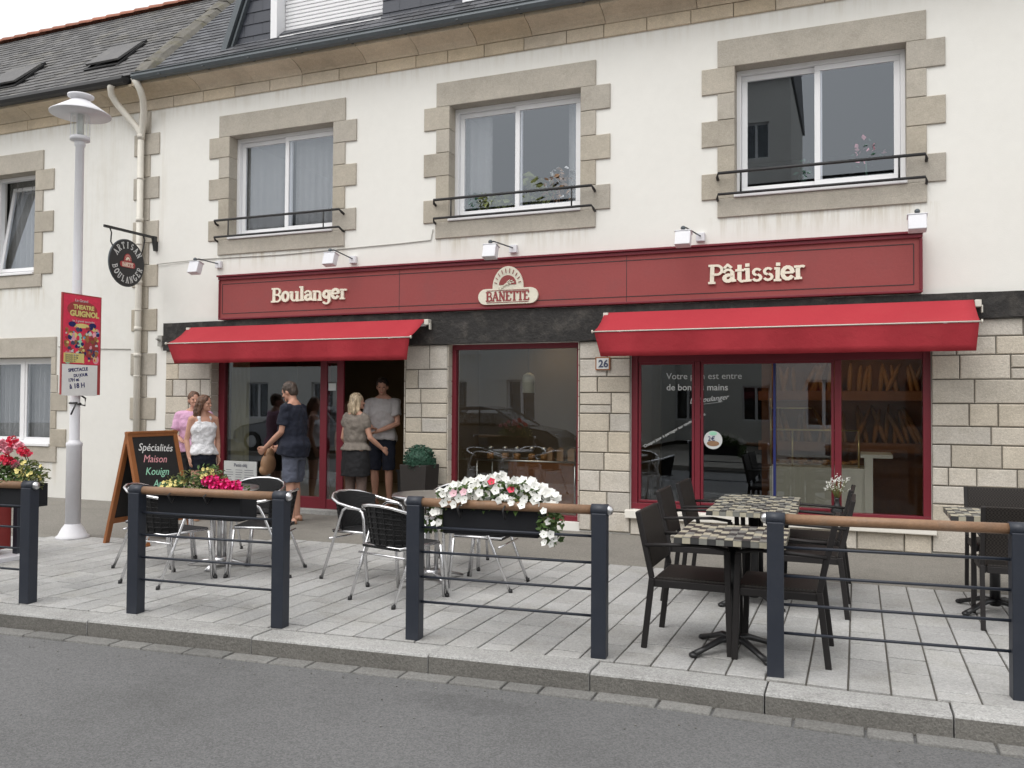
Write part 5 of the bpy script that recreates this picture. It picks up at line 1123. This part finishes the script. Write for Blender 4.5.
# vase on the sill
vs_ = T('flower_vase', (-.20, -.035, .30), 'dark vase of small white dried flowers on the sill of the large window', 'vase')
b = MB(); b.lathe([(.035, 0), (.06, .05), (.065, .11), (.03, .17), (.022, .22), (.03, .24)], n=16); b.build('vase', 'blackmetal', vs_)
b = MB()
for k in range(40):
    a = random.uniform(0, 6.28); r_ = random.uniform(.02, .12); h = random.uniform(.33, .50) - r_ * .3; b.tube([(0, 0, .2), (r_ * .4 * math.cos(a), r_ * .4 * math.sin(a), .3), (r_ * math.cos(a), r_ * math.sin(a), h)], .0018, 4, 0)
    for _ in range(5): b.ell((r_ * math.cos(a) + random.uniform(-.02, .02), r_ * math.sin(a) + random.uniform(-.02, .02), h + random.uniform(-.02, .02)), (.006, .006, .006), 5, 4, 1)
b.build('dried_flowers', ['leafy', 'petalw'], vs_)
# ================================================================== TABLES AND CHAIRS
def make_wicker():
    """square dark woven armchair; front = +x"""
    t = T('wicker_armchair', (0, 0, 0), 'x', 'chair'); w_ = .265
    b = MB(); b.box(-.22, .235, -w_ + .03, w_ - .03, .40, .445); b.build('seat', 'brownweave', t, bevel=.012)
    b = MB(); n = 6; vs = []
    for k in range(n + 1):
        z = .50 + (.85 - .50) * k / n; x = -.245 - .085 * (k / n) ** 1.2
        vs += [(x - .014, -w_ + .01, z), (x + .014, -w_ + .01, z), (x + .014, w_ - .01, z), (x - .014, w_ - .01, z)]
    b.add(vs, [(4 * k + j, 4 * k + (j + 1) % 4, 4 * k + 4 + (j + 1) % 4, 4 * k + 4 + j) for k in range(n) for j in range(4)] + [(3, 2, 1, 0), (4 * n, 4 * n + 1, 4 * n + 2, 4 * n + 3)])
    b.build('backrest', 'brownweave', t, bevel=.008)
    for s in (-1, 1):
        b = MB(); b.bar((.245, s * w_, 0), (.225, s * w_, .64), .036, .030); b.build('leg', 'brownframe', t, bevel=.005)
        b = MB(); b.bar((-.285, s * w_, 0), (-.235, s * w_, .44), .036, .030); b.bar((-.235, s * w_, .44), (-.325, s * w_, .85), .034, .028); b.build('leg', 'brownframe', t, bevel=.005)
        b = MB(); b.tube([(.235, s * w_, .645), (.1, s * (w_ + .004), .662), (-.1, s * w_, .655), (-.275, s * w_, .645)], [(.012, .026)] * 4, 8, side=(0, 0, 1)); b.build('armrest', 'brownframe', t)
    b = MB(); b.box(-.235, .235, -w_, -w_ + .028, .385, .43); b.box(-.235, .235, w_ - .028, w_, .385, .43); b.box(-.235, -.21, -w_ + .03, w_ - .03, .385, .43); b.box(.21, .236, -w_ + .03, w_ - .03, .385, .425); b.build('seat_frame', 'brownframe', t, bevel=.004)
    return t
def make_alu():
    """round-backed aluminium terrace chair with black woven seat; front = +x"""
    t = T('aluminium_armchair', (0, 0, 0), 'x', 'chair'); r_ = .0125
    b = MB()
    # the hoop: left arm, round the back, right arm
    P = [(.18, -.265, .630), (.06, -.275, .650), (-.07, -.27, .672), (-.17, -.235, .702), (-.235, -.16, .732), (-.262, -.06, .745), (-.262, .06, .745), (-.235, .16, .732), (-.17, .235, .702), (-.07, .27, .672), (.06, .275, .650), (.18, .265, .630)]
    b.tube(P, r_, 10); b.build('arm_hoop', 'alu', t)
    for s in (-1, 1):
        b = MB()
        b.tube([(.27, s * .27, 0), (.235, s * .27, .30), (.215, s * .268, .55), (.195, s * .266, .61), (.15, s * .265, .635), (.02, s * .265, .64), (-.02, s * .265, .615), (-.06, s * .26, .54), (-.16, s * .25, .30), (-.29, s * .24, 0)], r_, 10)
        b.tube([(.245, s * .255, .0), (.205, s * .25, .42)], r_, 8); b.build('side_frame', 'alu', t)
        for x in (.27, -.29): b = MB(); b.tube([(x, s * (.27 if x > 0 else .24), -.001), (x * .985, s * (.27 if x > 0 else .24), .03)], .017, 8); b.build('foot', 'blackmetal', t)
    b = MB(); b.tube([(.20, -.24, .435), (.20, .24, .435), (-.19, .20, .425), (-.19, -.20, .425)], .011, 8, closed=True); b.tube([(-.19, -.25, .36), (-.19, .25, .36)], .009, 8); b.build('seat_rail', 'alu', t)
    b = MB(); b.add([(.215, -.235, .45), (.215, .235, .45), (-.20, .205, .432), (-.20, -.205, .432), (.215, -.235, .425), (.215, .235, .425), (-.20, .205, .407), (-.20, -.205, .407)], [(0, 1, 2, 3), (7, 6, 5, 4), (4, 5, 1, 0), (5, 6, 2, 1), (6, 7, 3, 2), (7, 4, 0, 3)]); b.build('seat', 'blackweave', t, bevel=.008)
    # woven back: curved strip with the weave in rows
    b = MB(); n = 16; rows = 7; th = .007
    def bp(u, v):
        a = (u - .5) * 2.35; r2 = .255 + .0 * v; z = .44 + (.738 - .44) * v - .045 * abs(u - .5) ** 2 * 4 * v; return (-.005 - r2 * math.cos(a) * (.78 + .22 * v), r2 * math.sin(a) * (.88 + .12 * v), z)
    G = [[bp(i / n, j / rows) for i in range(n + 1)] for j in range(rows + 1)]; vs = [q for g in G for q in g]; m_ = len(vs)
    vo = [(x * 1.0 + th * .9, y_ * .975, z) for x, y_, z in vs]; W_ = n + 1
    f = [(j * W_ + i, j * W_ + i + 1, (j + 1) * W_ + i + 1, (j + 1) * W_ + i) for j in range(rows) for i in range(n)]; fb = [tuple(m_ + q for q in reversed(a)) for a in f]
    b.add(vs + vo, f + fb, 0, True)
    for i in range(0, n + 1, 2): b.tube([tuple(c * 1.012 if k < 2 else c for k, c in enumerate(bp(i / n, j / rows))) for j in range(rows + 1)], .006, 5)
    for j in range(rows + 1): b.tube([bp(i / n, j / rows) for i in range(n + 1)], .007, 5)
    b.build('backrest', 'blackweave', t)
    return t
def pedestal(b, H_, foot=.30, m=0, ang0=45, tube_=.032, two=False):
    b.tube([(0, 0, .05), (0, 0, H_)], tube_, 12, m)
    for k in range(4):
        a = R(ang0 + 90 * k); c, s = math.cos(a), math.sin(a)
        b.tube([(0, 0, .085), (foot * .35 * c, foot * .35 * s, .085), (foot * .75 * c, foot * .75 * s, .045), (foot * c, foot * s, .022)], [(.022, .03), (.02, .026), (.016, .022), (.018, .026)], 8, m, side=(0, 0, 1)); b.ell((foot * 1.02 * c, foot * 1.02 * s, .018), (.03, .03, .018), 10, 6, m)
def make_mosaic(sx=.64, sy=.64, seed=1):
    t = T('mosaic_table', (0, 0, 0), 'x', 'table'); random.seed(seed); H_ = .735
    b = MB(); hx, hy = sx / 2, sy / 2; b.box(-hx + .004, hx - .004, -hy + .004, hy - .004, H_ - .035, H_ - .001, 2)
    nx = 13; dx = sx / nx
    for j in range(nx):
        y_ = -hy - (.05 if j % 2 else 0.) - random.choice((0, .02)); k = j % 3
        while y_ < hy:
            l = .10; a, c = max(y_, -hy), min(y_ + l, hy)
            if c - a > .006: b.box(-hx + j * dx + .0012, -hx + (j + 1) * dx - .0012, a + .0012, c - .0012, H_ - .002, H_ + .0015, k)
            k = random.choice([q for q in (0, 0, 1, 2, 2) if q != k]); y_ += l
    for s in (-1, 1):
        for horizontal in (0, 1):
            n = 13 if horizontal else 7; d_ = (sx if horizontal else sy) / n; k = 0
            for i in range(n):
                k = random.choice([q for q in (0, 1, 2) if q != k]); a = -(hx if horizontal else hy) + i * d_ + .001; c = a + d_ - .002
                if horizontal: b.box(a, c, min(s * hy, s * (hy - .005)), max(s * hy, s * (hy - .005)), H_ - .036, H_ - .003, k)
                else: b.box(min(s * hx, s * (hx - .005)), max(s * hx, s * (hx - .005)), a, c, H_ - .036, H_ - .003, k)
    b.build('tabletop', ['t_light', 't_grey', 't_dark'], t)
    b = MB(); pedestal(b, H_ - .05, .30, tube_=.036); b.box(-.17, .17, -.03, .03, H_ - .055, H_ - .037); b.box(-.03, .03, -.17, .17, H_ - .054, H_ - .0365); b.build('pedestal', 'blackmetal', t)
    return t
mt1 = make_mosaic(seed=1); place(mt1, (-.71, -4.44, 0), R(2), 'mosaic-topped square table nearest the kerb, between two dark woven armchairs', 'mosaic tables')
mt2 = make_mosaic(seed=2); place(mt2, (-.74, -3.05, 0), R(1), 'middle mosaic-topped table of the row running towards the large shop window', 'mosaic tables')
mt3 = make_mosaic(seed=3); place(mt3, (-.77, -2.40, 0), R(0), 'mosaic-topped table closest to the large shop window, pushed against the middle one', 'mosaic tables')
mt4 = make_mosaic(seed=4); place(mt4, (.95, -2.62, 0), R(0), 'mosaic-topped table cut by the right edge of the photo', 'mosaic tables')
wk = make_wicker()
WK = [((-.96, -4.305), 0, 'dark woven armchair left of the nearest mosaic table, facing right'), ((-.44, -4.33), 180, 'dark woven armchair right of the nearest mosaic table, partly behind the barrier post'),
      ((-1.13, -2.98), 2, 'dark woven armchair left of the middle mosaic table'), ((-1.12, -2.20), 0, 'dark woven armchair left of the mosaic table closest to the window'),
      ((-.35, -3.05), 180, 'dark woven armchair right of the middle mosaic table'), ((-.36, -2.22), 178, 'dark woven armchair right of the mosaic table closest to the window'),
      ((1.06, -2.97), 90, 'dark woven armchair at the right edge, its back to the road'), ((1.12, -2.02), -90, 'dark woven armchair at the right edge, against the shop wall side of its table')]
for i, (p, a, lb) in enumerate(WK):
    o = wk if i == 0 else copy_tree(wk); place(o, (*p, 0), R(a), lb, 'dark woven armchairs')
def make_round():
    t = T('round_table', (0, 0, 0), 'x', 'table'); b = MB(); b.lathe([(.30, .712), (.345, .712), (.352, .722), (.352, .734), (.345, .740), (.30, .738)], n=40); b.build('tabletop', 'steel', t)
    b = MB()
    for k in range(4): a = R(45 + 90 * k); b.tube([(.05 * math.cos(a), .05 * math.sin(a), .06), (.05 * math.cos(a), .05 * math.sin(a), .70)], .016, 8)
    for k in range(4):
        a = R(20 + 90 * k); c, s = math.cos(a), math.sin(a); b.tube([(0, 0, .07), (.14 * c, .14 * s, .06), (.29 * c, .29 * s, .02)], [(.014, .03), (.012, .026), (.010, .022)], 8, side=(0, 0, 1))
    b.tube([(0, 0, .04), (0, 0, .09)], .075, 16); b.tube([(0, 0, .69), (0, 0, .712)], .10, 16); b.build('pedestal', 'steel', t)
    return t
rt1 = make_round(); place(rt1, (-5.50, -3.52, 0), 0, 'round steel table between the aluminium chairs by the geranium barrier', 'round steel tables')
rt2 = copy_tree(rt1); place(rt2, (-3.42, -3.25, 0), R(30), 'round steel table between the aluminium chairs behind the petunia planter', 'round steel tables')
al = make_alu()
AL = [((-5.45, -4.20), 82, 'aluminium armchair nearest the kerb at the left table, back to the road'), ((-6.12, -3.66), 20, 'aluminium armchair behind the nearest one at the left table'), ((-4.92, -3.58), 200, 'aluminium armchair right of the left table, facing left'),
      ((-3.98, -3.43), -10, 'aluminium armchair standing left of the right hand round table, rounded back to the left'), ((-3.33, -3.99), 74, 'aluminium armchair with its black woven back turned to the road'), ((-2.90, -3.25), 184, 'aluminium armchair right of the table behind the petunias'),
      ((-3.52, -2.55), -78, 'aluminium armchair on the shop side of the table behind the petunias'), ((-5.62, -2.86), -70, 'aluminium armchair on the shop side of the left round table')]
for i, (p, a, lb) in enumerate(AL):
    o = al if i == 0 else copy_tree(al); place(o, (*p, 0), R(a), lb, 'aluminium terrace chairs')

# ================================================================== PEOPLE  (front = +y, height 1.75 before scaling)
def mix(a, c, t): return tuple(a[i] + (c[i] - a[i]) * t for i in range(3))
def person(loc, face, h, label, hair, shirt, lower, belly=0., fem=False, armR=None, armL=None, head=(0, 0), hairlong=0., sleeve=.5, lower_kind='shorts', lower_end=.50, pants=None, sh_bottom=.92, tank=False, shoes='leather', wide=1., lean=0., legs=None):
    """armR/armL = (elbow, wrist); head = (turn, nod) in degrees"""
    s = h / 1.75; t = T('person', loc, label, 'person', rz=R(face)); t.scale = (s, s, s)
    W_ = wide; sw = .165 if fem else .19
    LN = lambda p: (p[0], p[1] + lean * max(0, p[2] - .95), p[2])
    legs = legs or (((.09, 0, .88), (.10, .02, .47), (.105, -.02, .085)), ((-.09, 0, .88), (-.10, .0, .47), (-.105, -.02, .085)))
    torso = [(.80, .10, .09, 0), (.88, .165, .115, -.01), (.95, .175 if fem else .165, .12, -.008), (1.06, .135 if fem else .16, .10 + belly * .6, belly * .5), (1.18, .145 if fem else .165, .105 + belly * .5, belly * .4), (1.30, .16 if fem else .18, .115, .005), (1.40, .15 if fem else .18, .09, -.005), (1.455, .10, .065, -.01), (1.50, .058, .056, -.005)]
    def torso_geo(b, zs, grow, top=None):
        sec = [q for q in torso if zs[0] - .001 <= q[0] <= zs[1] + .001]
        b.tube([LN((0, q[3], q[0])) for q in sec], [(q[1] * W_ + grow, q[2] * W_ + grow) for q in sec], 20, side=(1, 0, 0)); return b
    b = MB(); torso_geo(b, (.80, 1.51), 0)
    b.caps([LN((0, -.005, 1.47)), LN((0, .012, 1.57))], [.054, .050]); b.caps([LN((-.14, -.01, 1.425)), LN((-.03, -.012, 1.49)), LN((.03, -.012, 1.49)), LN((.14, -.01, 1.425))], [.042, .046, .046, .042])
    arms = []
    for sg, arm in ((1, armR), (-1, armL)):
        S_ = LN((sg * sw, -.005, 1.405)); e_, w1 = arm if arm else ((sg * (sw + .045), -.03, 1.12), (sg * (sw + .06), .04, .87))
        arms.append((S_, e_, w1)); b.caps([LN((sg * .10, 0, 1.42)), S_, mix(S_, e_, .5), e_, mix(e_, w1, .4), w1], [.05, .050, .044, .036, .037, .026])
        # hand: palm, four fingers and a thumb
        f = (Vector(w1) - Vector(e_)).normalized(); side = Vector((0, 1, 0)) if abs(f.y) < .8 else Vector((1, 0, 0)); u = (side - f * side.dot(f)).normalized(); v = f.cross(u); w0 = Vector(w1)
        Mx = Matrix((u, v, f)).transposed().to_4x4(); b.ell(w0 + f * .045, (.040, .017, .050), 10, 8, M=Mx)
        for k, (du, ln) in enumerate(((-.030, .058), (-.010, .072), (.011, .070), (.030, .062))):
            p0 = w0 + f * .075 + u * du; cu_ = v * (-sg * .3); b.caps([p0, p0 + (f + cu_ * .5).normalized() * ln * .55, p0 + (f + cu_ * .5).normalized() * ln * .55 + (f + cu_ * 2).normalized() * ln * .45], [.0105, .0095, .008], 7)
        q0 = w0 + f * .02 + u * .03; b.caps([q0, q0 + (f + u * .9).normalized() * .045, q0 + (f + u * .35).normalized() * .078], [.013, .011, .009], 7)
    for hip, kn, an in legs:
        b.caps([hip, mix(hip, kn, .5), kn, mix(kn, an, .3), mix(kn, an, .6), an], [.088 * W_, .074 * W_, .054, .056, .046, .036]); ax = 1 if an[0] > 0 else -1
        b.caps([(an[0], an[1] - .035, .036), (an[0] + ax * .006, an[1] + .06, .038), (an[0] + ax * .016, an[1] + .165, .026)], [.036, .036, .026])
    hM = Matrix.Translation(LN((0, .016, 1.545))) @ Matrix.Rotation(R(head[0]), 4, 'Z') @ Matrix.Rotation(R(head[1]), 4, 'X'); hb = MB()
    hb.ell((0, 0, .105), (.074, .092, .098), 16, 12); hb.ell((0, .030, .040), (.054, .056, .062), 14, 10); hb.ell((0, .085, -.002), (.022, .016, .018), 8, 6)
    hb.tube([(0, .085, .095), (0, .108, .060), (0, .100, .050)], [.009, .014, .008], 8); hb.ell((0, .103, .056), (.016, .012, .010), 8, 6)
    for sg in (1, -1): hb.ell((sg * .074, -.004, .075), (.010, .020, .032), 8, 6); hb.ell((sg * .034, .066, .060), (.022, .020, .018), 8, 6)
    hb.ell((0, .085, .022), (.024, .012, .009), 8, 6); hb.ell((0, .078, .108), (.05, .016, .012), 10, 6)
    hb.xf(hM); b.add(hb.v, hb.f); body = b.build('body', 'skin', t, remesh=.0085, smoothmod=2)
    for sg in (1, -1): q = MB(); q.ell((sg * .030, .089, .088), (.012, .006, .006), 8, 6); q.xf(hM); q.build('eye', 'haird', t)
    q = MB(); q.ell((0, .098, .022), (.020, .005, .005), 8, 6); q.xf(hM); q.build('lips', 'copper', t)
    # hair
    q = MB(); q.ell((0, -.014, .122), (.084, .094, .092), 16, 12); q.ell((0, -.045, .075), (.072, .062, .07), 14, 10)
    if hairlong:
        n = 7; cen = [(0, -.05, .12)]; 
        for dx in (-.055, -.02, .02, .055):
            q.tube([(dx * .8, -.05, .12), (dx * 1.15, -.078, .03), (dx * 1.5, -.075, -.06), (dx * 1.7, -.07 + .0 * dx, -hairlong * .75), (dx * 1.3, -.065, -hairlong)], [(.040, .034), (.042, .036), (.038, .030), (.032, .024), (.014, .012)], 10, side=(1, 0, 0))
        for sg in (1, -1): q.tube([(sg * .06, .0, .15), (sg * .078, .0, .06), (sg * .082, -.02, -.04), (sg * .08, -.03, -hairlong * .7)], [.026, .028, .026, .012], 8)
    q.xf(hM)
    # clear the face
    q.build('hair', hair, t, remesh=.009, smoothmod=1, fold=(LOCK, .022, .4))
    # top
    b = MB(); top_ = 1.456 if not tank else 1.32; sec = [(sh_bottom, .185, .128 + belly * .3, belly * .25)] + [q for q in torso if sh_bottom + .04 < q[0] <= top_]
    if tank: sec.append((1.37, .125, .085, 0))
    sec = [(q[0], max(q[1], .195 if q[0] < 1. else 0), max(q[2], .145 if q[0] < 1. else 0), q[3]) for q in sec]
    b.tube([LN((0, q[3], q[0])) for q in sec], [(q[1] * W_ + .018, q[2] * W_ + .018) for q in sec], 24, side=(1, 0, 0))
    if tank:
        for sg in (1, -1): b.tube([LN((sg * .075, .10, 1.31)), LN((sg * .08, .06, 1.43)), LN((sg * .08, .0, 1.455)), LN((sg * .08, -.07, 1.42)), LN((sg * .07, -.11, 1.32))], .013, 8)
    else:
        for (S_, e_, w1), sg in zip(arms, (1, -1)):
            b.caps([LN((sg * .09, -.005, 1.405)), S_, mix(S_, e_, .3)], [.068, .068, .066], 12); b.tube([mix(S_, e_, .1), mix(S_, e_, sleeve)], [.070, .074], 14)
            if sleeve > .95: b.tube([e_, mix(e_, w1, .75)], [.05, .04], 12)
    b.build('top', shirt, t, remesh=.010, smoothmod=2, fold=(FOLD, .045, .42))
    # lower garment
    b = MB(); b.tube([(0, -.008, .775), (0, -.008, .86), (0, -.008, .93), (0, 0, 1.03)], [(.135 * W_, .112 * W_), (.190 * W_, .138 * W_), (.190 * W_, .138 * W_), (.140 * W_, .10 * W_)], 20, side=(1, 0, 0))
    if lower_kind == 'shorts':
        for hip, kn, an in legs:
            k = (hip[2] - lower_end) / (hip[2] - kn[2]); e_ = mix(hip, kn, min(k, 1.)); b.tube([hip, mix(hip, e_, .5), e_], [.092 * W_, .088 * W_, .086 * W_], 14)
    elif lower_kind == 'skirt': b.tube([(0, -.005, .90), (0, 0, lower_end)], [(.190 * W_, .14 * W_), (.205 * W_, .165 * W_)], 20, side=(1, 0, 0))
    b.build('shorts' if lower_kind == 'shorts' else 'skirt', lower, t, remesh=.010, smoothmod=2, fold=(FOLD, .03, .45))
    if pants:
        b = MB()
        for hip, kn, an in legs: b.caps([hip, kn, (an[0], an[1], .13)], [.098 * W_, .072, .062], 12)
        b.build('trousers', pants, t, remesh=.011, smoothmod=3)
    for hip, kn, an in legs:
        ax = 1 if an[0] > 0 else -1; b = MB(); b.tube([(an[0], an[1] - .06, .008), (an[0] + ax * .005, an[1] + .05, .008), (an[0] + ax * .015, an[1] + .19, .008)], [(.009, .038), (.009, .046), (.009, .034)], 12, side=(0, 0, 1)); b.tube([(an[0] - .045, an[1] + .06, .02), (an[0] - .03, an[1] + .07, .068), (an[0] + .03, an[1] + .07, .068), (an[0] + .05, an[1] + .06, .02)], .010, 6); b.tube([(an[0] - .042, an[1] - .03, .02), (an[0] - .0, an[1] - .055, .065), (an[0] + .042, an[1] - .03, .02)], .009, 6)
        b.build('sandal', shoes, t)
    return t
# man in navy, facing left, looking down at the bag he holds
person((-6.69, -.78, 0), 96, 1.80, 'man in navy t-shirt and grey shorts holding a brown bag outside the entrance', 'hairg', 'navy', 'greyshort', belly=.05, armR=((.215, .10, 1.13), (.16, .33, .92)), armL=((-.215, .05, 1.13), (-.13, .33, .92)), head=(0, -22), sleeve=.72, legs=(((.09, 0, .88), (.135, .05, .47), (.15, .03, .085)), ((-.09, 0, .88), (-.13, -.03, .47), (-.15, -.07, .085))), lower_end=.50, wide=1.13, sh_bottom=.84, shoes='leather', lean=.04)
bg_ = T('leather_bag', (-7.12, -.74, .60), 'crumpled tan bag held in front by the man in navy', 'bag'); b = MB(); b.ell((0, 0, .13), (.085, .12, .14), 14, 10); b.ell((.01, .02, .26), (.05, .07, .08), 10, 8); b.ell((-.02, -.04, .05), (.07, .09, .07), 10, 8); b.build('body', 'leather', bg_, remesh=.011, smoothmod=2)
b = MB(); b.tube([(0, -.08, .24), (0.03, -.07, .34), (.06, 0, .38), (.03, .07, .34), (0, .08, .24)], .009, 6); b.build('strap', 'frameoak', bg_)
# woman in white top, seen from the back left, face turned right
person((-7.92, -1.05, 0), -120, 1.62, 'woman with long brown hair in a white strappy top and dark shorts', 'hairb', 'whitec', 'navy', fem=True, head=(38, -4), hairlong=.30, tank=True, armR=((.22, -.03, 1.12), (.21, .06, .88)), armL=((-.215, -.03, 1.12), (-.20, .05, .88)), lower_end=.70, sh_bottom=.90, shoes='leather')
person((-8.38, -.72, 0), -150, 1.67, 'man in a pink polo shirt half hidden behind the long-haired woman', 'hairb', 'pinkc', 'blackc', head=(25, 0), armR=((.26, .02, 1.13), (.10, .22, 1.05)), armL=((-.30, .0, 1.16), (-.33, .20, 1.05)), sleeve=.7, lower_end=.5, sh_bottom=.88, wide=1.05)
person((-6.16, -.16, 0), -14, 1.66, 'blond woman in a taupe top and black skirt, seen from behind in the doorway', 'hairblond', 'taupec', 'blackc', fem=True, head=(-25, 0), hairlong=.10, armR=((.25, .03, 1.13), (.29, .22, .98)), armL=((-.225, -.03, 1.12), (-.20, .14, .93)), sleeve=.28, lower_kind='skirt', lower_end=.60, pants='patternc', sh_bottom=.96, wide=1.12)
person((-6.10, .42, .1), 185, 1.78, 'young man in a pale grey t-shirt and dark shorts standing inside the doorway', 'haird', 'greyt', 'navy', head=(20, -8), armR=((.24, .02, 1.13), (.05, .22, 1.08)), armL=((-.24, .03, 1.13), (-.02, .24, 1.02)), sleeve=.62, lower_end=.50, sh_bottom=.90)
person((-6.62, .38, .1), 10, 1.45, 'child in a patterned top and grey skirt mostly hidden behind the blond woman', 'hairb', 'patternc', 'greyt', fem=True, sleeve=.6, lower_kind='skirt', lower_end=.62, sh_bottom=.95)

# ================================================================== ACROSS THE STREET (seen only as reflections)
def opp(x0, x1, z1, ridge, mw, label, floors, nw, y0=-18.5, dep=8.):
    t = T('opposite_house', ((x0 + x1) / 2, y0, 0), label, 'building', group='houses across the street'); H_ = []
    ww = 1.1; st = (x1 - x0) / nw
    for f in range(floors):
        for k in range(nw): cx = x0 + st * (k + .5); H_.append((cx - ww / 2, cx + ww / 2, .9 + 2.8 * f, 2.4 + 2.8 * f))
    b = MB(); b.wall(x0, x1, 0, z1, [(-h[1], -h[0], h[2], h[3]) for h in H_] and H_, y0, y0 - .3); b.box(x0, x1, y0 - dep, y0 - dep + .3, 0, z1); b.box(x0, x0 + .3, y0 - dep + .3, y0 - .3, 0, z1); b.box(x1 - .3, x1, y0 - dep + .3, y0 - .3, 0, z1); b.build('wall', mw, t, W=True)
    for h_ in H_:
        b = MB(); a, c, d_, e = h_; b.box(a, c, y0 - .2, y0 - .15, d_, d_ + .07); b.box(a, c, y0 - .2, y0 - .15, e - .07, e); b.box(a, a + .07, y0 - .2, y0 - .15, d_ + .07, e - .07); b.box(c - .07, c, y0 - .2, y0 - .15, d_ + .07, e - .07); b.box((a + c) / 2 - .05, (a + c) / 2 + .05, y0 - .2, y0 - .15, d_ + .07, e - .07)
        w_ = b.build('window', 'white', t, W=True); b = MB(); b.box(a + .07, c - .07, y0 - .19, y0 - .185, d_ + .07, e - .07); b.build('pane', 'glassup', w_, W=True); b = MB(); b.box(a, c, y0 - .6, y0 - .55, d_, e); b.build('inner_blind', 'dark', w_, W=True)
    b = MB(); b.prism([(y0 + .3, z1), (y0 - dep / 2, ridge), (y0 - dep - .3, z1), (y0 - dep - .3, z1 - .12), (y0 + .3, z1 - .12)], 'x', x0 - .1, x1 + .1); r_ = b.build('roof', 'slate', t, W=True)
    b = MB(); b.box(x0 + .3, x0 + 1.2, y0 - dep / 2 - .4, y0 - dep / 2 + .4, ridge - .6, ridge + 1.1); b.build('chimney', 'granite', r_, W=True)
opp(-34, -18.2, 6.4, 10.4, 'render2', 'long cream house across the street, farthest left', 2, 5)
opp(-18, -7.2, 5.6, 8.6, 'render2', 'cream house across the street with small windows', 2, 4)
opp(-11.0, -2.5, 15.5, 19.0, 'render2', 'tall pale house behind the row across the street', 5, 3, y0=-27.)
opp(-2.4, 9, 5.8, 8.4, 'render', 'white house across the street, farthest right', 2, 4)
def make_car(loc, label, paint, rz=0.):
    t = T('parked_car', loc, label, 'car', rz=rz, group='cars parked across the street')
    b = MB(); lo = [(-2.05, .35), (-2.08, .62), (-1.95, .86), (-1.55, .94), (1.0, .92), (1.75, .80), (2.05, .62), (2.08, .35), (1.9, .24), (-1.9, .24)]
    n = len(lo); vs = []
    for y_, k in ((-.80, .94), (-.86, 1.), (.86, 1.), (.80, .94)): vs += [(x * (k if abs(y_) < .82 else 1), y_, z) for x, z in lo]
    b.add(vs, [(s * n + i, s * n + (i + 1) % n, (s + 1) * n + (i + 1) % n, (s + 1) * n + i) for s in range(3) for i in range(n)] + [tuple(range(n - 1, -1, -1)), tuple(3 * n + i for i in range(n))]); b.build('body', paint, t, bevel=.06)
    b = MB(); c1 = [(-1.75, .93), (-1.35, 1.36), (-.9, 1.44), (.1, 1.42), (.95, .93)]; n = len(c1); vs = []
    for y_, k in ((-.80, 0), (-.62, 1), (.62, 1), (.80, 0)): vs += [(x, y_, z if k else .93) for x, z in c1]
    gx = MB(); gx.prism([(-1.72, .93), (-1.33, 1.35), (.10, 1.37), (.93, .93)], 'y', -.70, .70); gx.build('windows', 'glassup', t, bevel=.05); gx = MB(); gx.box(-1.3, .1, -.62, .62, .94, 1.25); gx.build('cabin_interior', 'dark', t)
    b = MB(); b.prism([(-1.42, 1.33), (-1.15, 1.44), (-.3, 1.46), (.18, 1.38), (.10, 1.36)], 'y', -.66, .66); 
    for s in (-1, 1):
        for p, q in (((-1.74, s * .71, .94), (-1.34, s * .69, 1.37)), ((-.35, s * .715, .94), (-.35, s * .69, 1.38)), ((.95, s * .71, .93), (.13, s * .69, 1.38))): b.bar(p, q, .05, .05)
    b.build('roof', paint, t, bevel=.03)
    for x in (-1.3, 1.28):
        for s in (-1, 1): q = MB(); q.tube([(x, s * .72, .31), (x, s * .88, .31)], .31, 24, smooth=False); w_ = q.build('wheel', 'blackmetal', t); q = MB(); q.tube([(x, s * .87, .31), (x, s * .89, .31)], .19, 16, smooth=False); q.build('rim', 'steel', w_)
    for s in (-1, 1): q = MB(); q.ell((1.93, s * .62, .66), (.12, .16, .08), 12, 8); q.build('headlight', 'clear', t)
    return t
K['carpaint'] = mat('dark_car_paint', (.03, .035, .045), .25, .03, coat=.8); K['carpaint2'] = mat('silver_car_paint', (.30, .31, .33), .3, .03, coat=.8)
make_car((-9.6, -12.7, RZ + .12), 'dark hatchback parked across the street', 'carpaint'); make_car((-16.6, -12.8, RZ + .12), 'silver car parked across the street', 'carpaint2', R(180))
